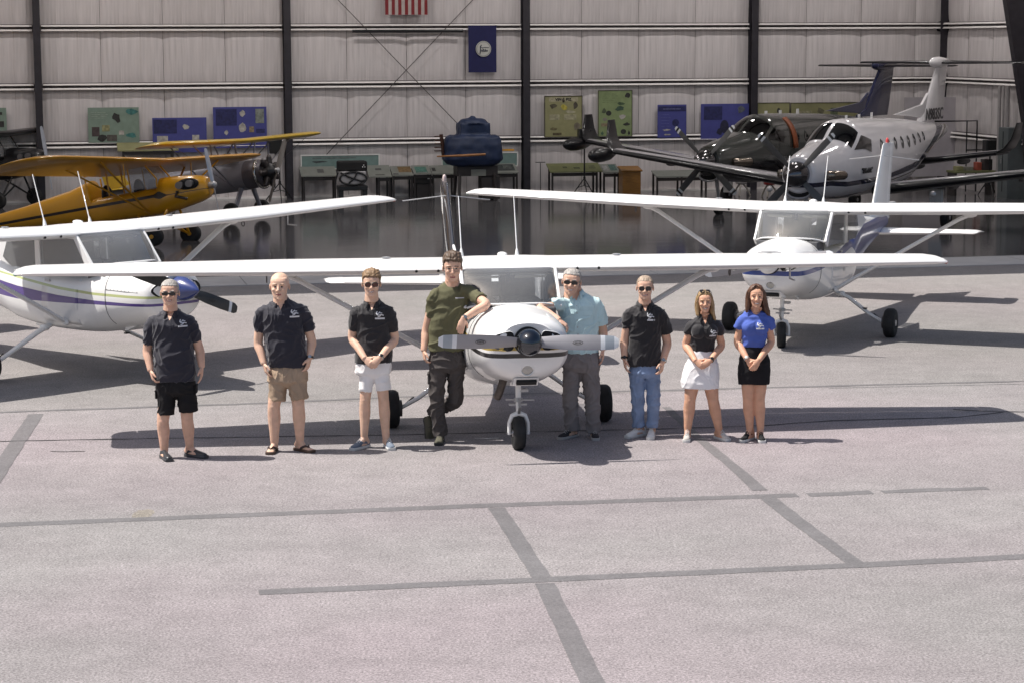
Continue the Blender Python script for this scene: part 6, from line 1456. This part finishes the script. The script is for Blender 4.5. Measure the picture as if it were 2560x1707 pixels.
person(dict(label='man with aviator sunglasses in black polo, blue jeans and white trainers', zoom=(1530, 680, 3.644), loc=(1.43, 23.36, 0), foot=(305, 1508), seed=6, skin=SK_B, girth=1.0, depth=.62,
    head=(300, 45, 254), turn=-.05, smile=.6, hairm=M_HSANDY, hair=(lambda p: .0035, short_line(.074, .046, -.004)), shades=(M_SHADE, .028, .0185), 
    torso=[(855, 152, 440), (780, 150, 446), (680, 155, 446), (580, 158, 450), (480, 150, 458), (405, 146, 466), (350, 172, 452), (308, 225, 388), (282, 252, 352)],
    arms=[dict(j=[(150, 360, .0), (120, 640, .04), (116, 795, -.02)], hem=(136, 535), hr=36, dir=(.12, -.15, -1), n=(1, .1, 0), side=1, curl=.5), dict(j=[(458, 365, .0), (508, 650, .05), (464, 825, -.06)], hem=(508, 560), hr=56, dir=(-.22, -.25, -1), n=(-.8, .4, 0), side=-1, curl=.65)],
    legs=[dict(j=[(235, 950, .01), (238, 1140, .0), (255, 1410, .05)], toe=(225, .01), ang=-.85, L=.29, h=.085), dict(j=[(370, 945, .01), (385, 1135, .0), (376, 1420, .02)], toe=(362, -.04), ang=-.15, L=.29, h=.085)],
    shirtm=BLACKP, logo=(345, 426, 41), 
    lower=dict(kind='trousers', m=cloth('jeans_blue', (.21, .28, .43), var=.25), waist=[(960, 190, 420), (920, 152, 445), (870, 150, 442), (830, 156, 436)], hems=[(1412, 208, 300), (1418, 320, 436)], rad=[.090, .080, .072, .066, .068], fold=.008),
    shoem=[pm('trainer_white', (.68, .68, .68), .5), W_SOLE], watch=[(1, M_WSIL, M_WSIL), (0, M_WBLK, M_WBLK)]))
person(dict(label='blond woman in black polo and white skirt with sunglasses pushed up on her head', zoom=(1660, 710, 3.8235), loc=(2.05, 23.16, 0), foot=(345, 1500), seed=7, skin=SK_C, fem=True, girth=.92, depth=.62,
    head=(340, 74, 275), turn=.02, smile=1, hairm=M_HGOLD, bust=470, hair=(lambda p: .007, short_line(.082, .052, -.040)), shades_on_head=True,
    locks=[([(-.01, -.045, .116), (-.045, -.058, .088), (-.072, -.040, .03), (-.080, -.02, -.04), (-.080, -.015, -.11), (-.074, -.03, -.165)], [.010, .014, .016, .020, .022, .010]), ([(-.02, .0, .118), (-.068, .01, .06), (-.086, .02, -.02), (-.084, .02, -.10), (-.078, .015, -.165)], [.014, .020, .022, .024, .014]),
           ([(.01, -.045, .116), (.045, -.058, .088), (.074, -.038, .03), (.084, -.015, -.04), (.090, -.005, -.11), (.108, -.005, -.17), (.128, .005, -.225)], [.010, .014, .016, .020, .024, .020, .008]), ([(.02, .0, .118), (.068, .01, .06), (.088, .02, -.02), (.090, .02, -.10), (.104, .02, -.17), (.118, .02, -.21)], [.014, .020, .024, .028, .024, .012]), ([(0, .09, .05), (0, .10, -.03), (0, .09, -.12)], [.05, .07, .05]), ([(-.04, .07, 0), (-.05, .06, -.08), (-.055, .05, -.16)], [.04, .04, .03]), ([(.05, .07, 0), (.07, .06, -.08), (.085, .05, -.16)], [.04, .04, .03])],
    torso=[(650, 222, 432), (600, 216, 440), (540, 212, 454), (480, 212, 464), (420, 206, 470), (372, 212, 466), (345, 248, 442), (318, 292, 392), (302, 312, 378)],
    arms=[dict(j=[(208, 378, .0), (172, 590, .04), (250, 745, -.16)], hem=(184, 488), hr=40, dir=(.75, -.25, -.5), n=(.2, .9, -.3), side=1, curl=.7), dict(j=[(478, 378, .0), (508, 595, .04), (388, 740, -.18)], hem=(506, 492), hr=40, dir=(-.78, -.15, -.5), n=(-.2, .9, -.3), side=-1, curl=.75)],
    legs=[dict(j=[(240, 880, .01), (212, 1110, .0), (192, 1395, .03)], toe=(184, -.02), ang=-.15, L=.255, w=.042), dict(j=[(395, 880, .01), (432, 1115, .0), (495, 1402, .05)], toe=(520, .02), ang=.50, L=.255, w=.042)],
    shirtm=BLACKP, logo=(424, 486, 38), fold=.005,
    lower=dict(kind='skirt', m=cloth('skirt_white', (.86, .84, .85), var=.02), waist=[(1000, 130, 488), (940, 122, 490), (860, 140, 492), (780, 165, 482), (700, 200, 455), (640, 220, 432)], hems=[], fold=.004),
    shoem=[cloth('trainer_pale', (.52, .49, .46)), W_SOLE], watch=[(1, M_WBLK, M_WBLK)], leg=.98))
person(dict(label='brown haired woman in blue T-shirt and black skirt, rightmost of the row', zoom=(1810, 700, 3.735), loc=(2.59, 23.12, 0), foot=(305, 1502), seed=8, skin=SK_C, fem=True, girth=.88, depth=.60,
    head=(303, 50, 258), turn=-.02, smile=1, hairm=M_HCHEST, bust=455, hair=(lambda p: .007, short_line(.088, .056, -.045)),
    locks=[([(-.005, -.050, .118), (-.040, -.066, .088), (-.070, -.045, .03), (-.080, -.02, -.04), (-.088, -.015, -.11), (-.100, -.03, -.175)], [.010, .015, .018, .022, .024, .012]), ([(-.01, .0, .121), (-.068, .01, .06), (-.088, .02, -.02), (-.092, .02, -.10), (-.098, .01, -.17)], [.014, .022, .024, .026, .014]),
           ([(.005, -.050, .118), (.040, -.066, .088), (.072, -.044, .03), (.086, -.018, -.04), (.096, -.008, -.11), (.120, -.005, -.17), (.145, .005, -.235)], [.010, .015, .018, .024, .028, .026, .010]), ([(.01, .0, .121), (.068, .01, .06), (.090, .02, -.02), (.098, .02, -.10), (.122, .02, -.17), (.138, .02, -.22)], [.014, .022, .026, .032, .030, .016]), ([(0, .09, .05), (0, .10, -.03), (0, .09, -.14)], [.05, .07, .06]), ([(-.04, .07, 0), (-.055, .06, -.08), (-.06, .05, -.16)], [.04, .04, .03]), ([(.05, .07, 0), (.07, .06, -.08), (.09, .05, -.17)], [.04, .045, .03])],
    torso=[(628, 182, 384), (575, 182, 400), (520, 178, 412), (460, 172, 418), (400, 166, 424), (345, 170, 424), (312, 200, 398), (288, 252, 352), (272, 270, 338)],
    arms=[dict(j=[(168, 348, .0), (140, 580, .03), (218, 745, -.14)], hem=(142, 458), hr=44, dir=(.55, -.2, -.8), n=(.3, .9, -.1), side=1, curl=.35), dict(j=[(428, 348, .0), (452, 585, .04), (318, 752, -.18)], hem=(457, 462), hr=42, dir=(-.55, -.15, -.8), n=(-.2, .9, -.2), side=-1, curl=.5)],
    legs=[dict(j=[(245, 890, .01), (242, 1110, .0), (265, 1395, .04)], toe=(240, .0), ang=-.62, L=.26, w=.042), dict(j=[(350, 890, .01), (346, 1110, .0), (362, 1395, .02)], toe=(360, -.03), ang=.05, L=.26, w=.042)],
    shirtm=cloth('tshirt_blue', (.085, .135, .45)), collar=False, vneck=.060, vwide=.046, logo=(336, 442, 36), fold=.006,
    lower=dict(kind='skirt', m=cloth('skirt_black', (.013, .012, .014)), waist=[(970, 150, 440), (900, 146, 446), (820, 146, 448), (750, 152, 440), (680, 168, 412), (615, 182, 384)], hems=[], fold=.004),
    shoem=[cloth('trainer_black', (.02, .02, .021)), W_SOLE], lacem=D_SOLE, watch=[(0, M_WSIL, M_WSIL)], leg=.95))
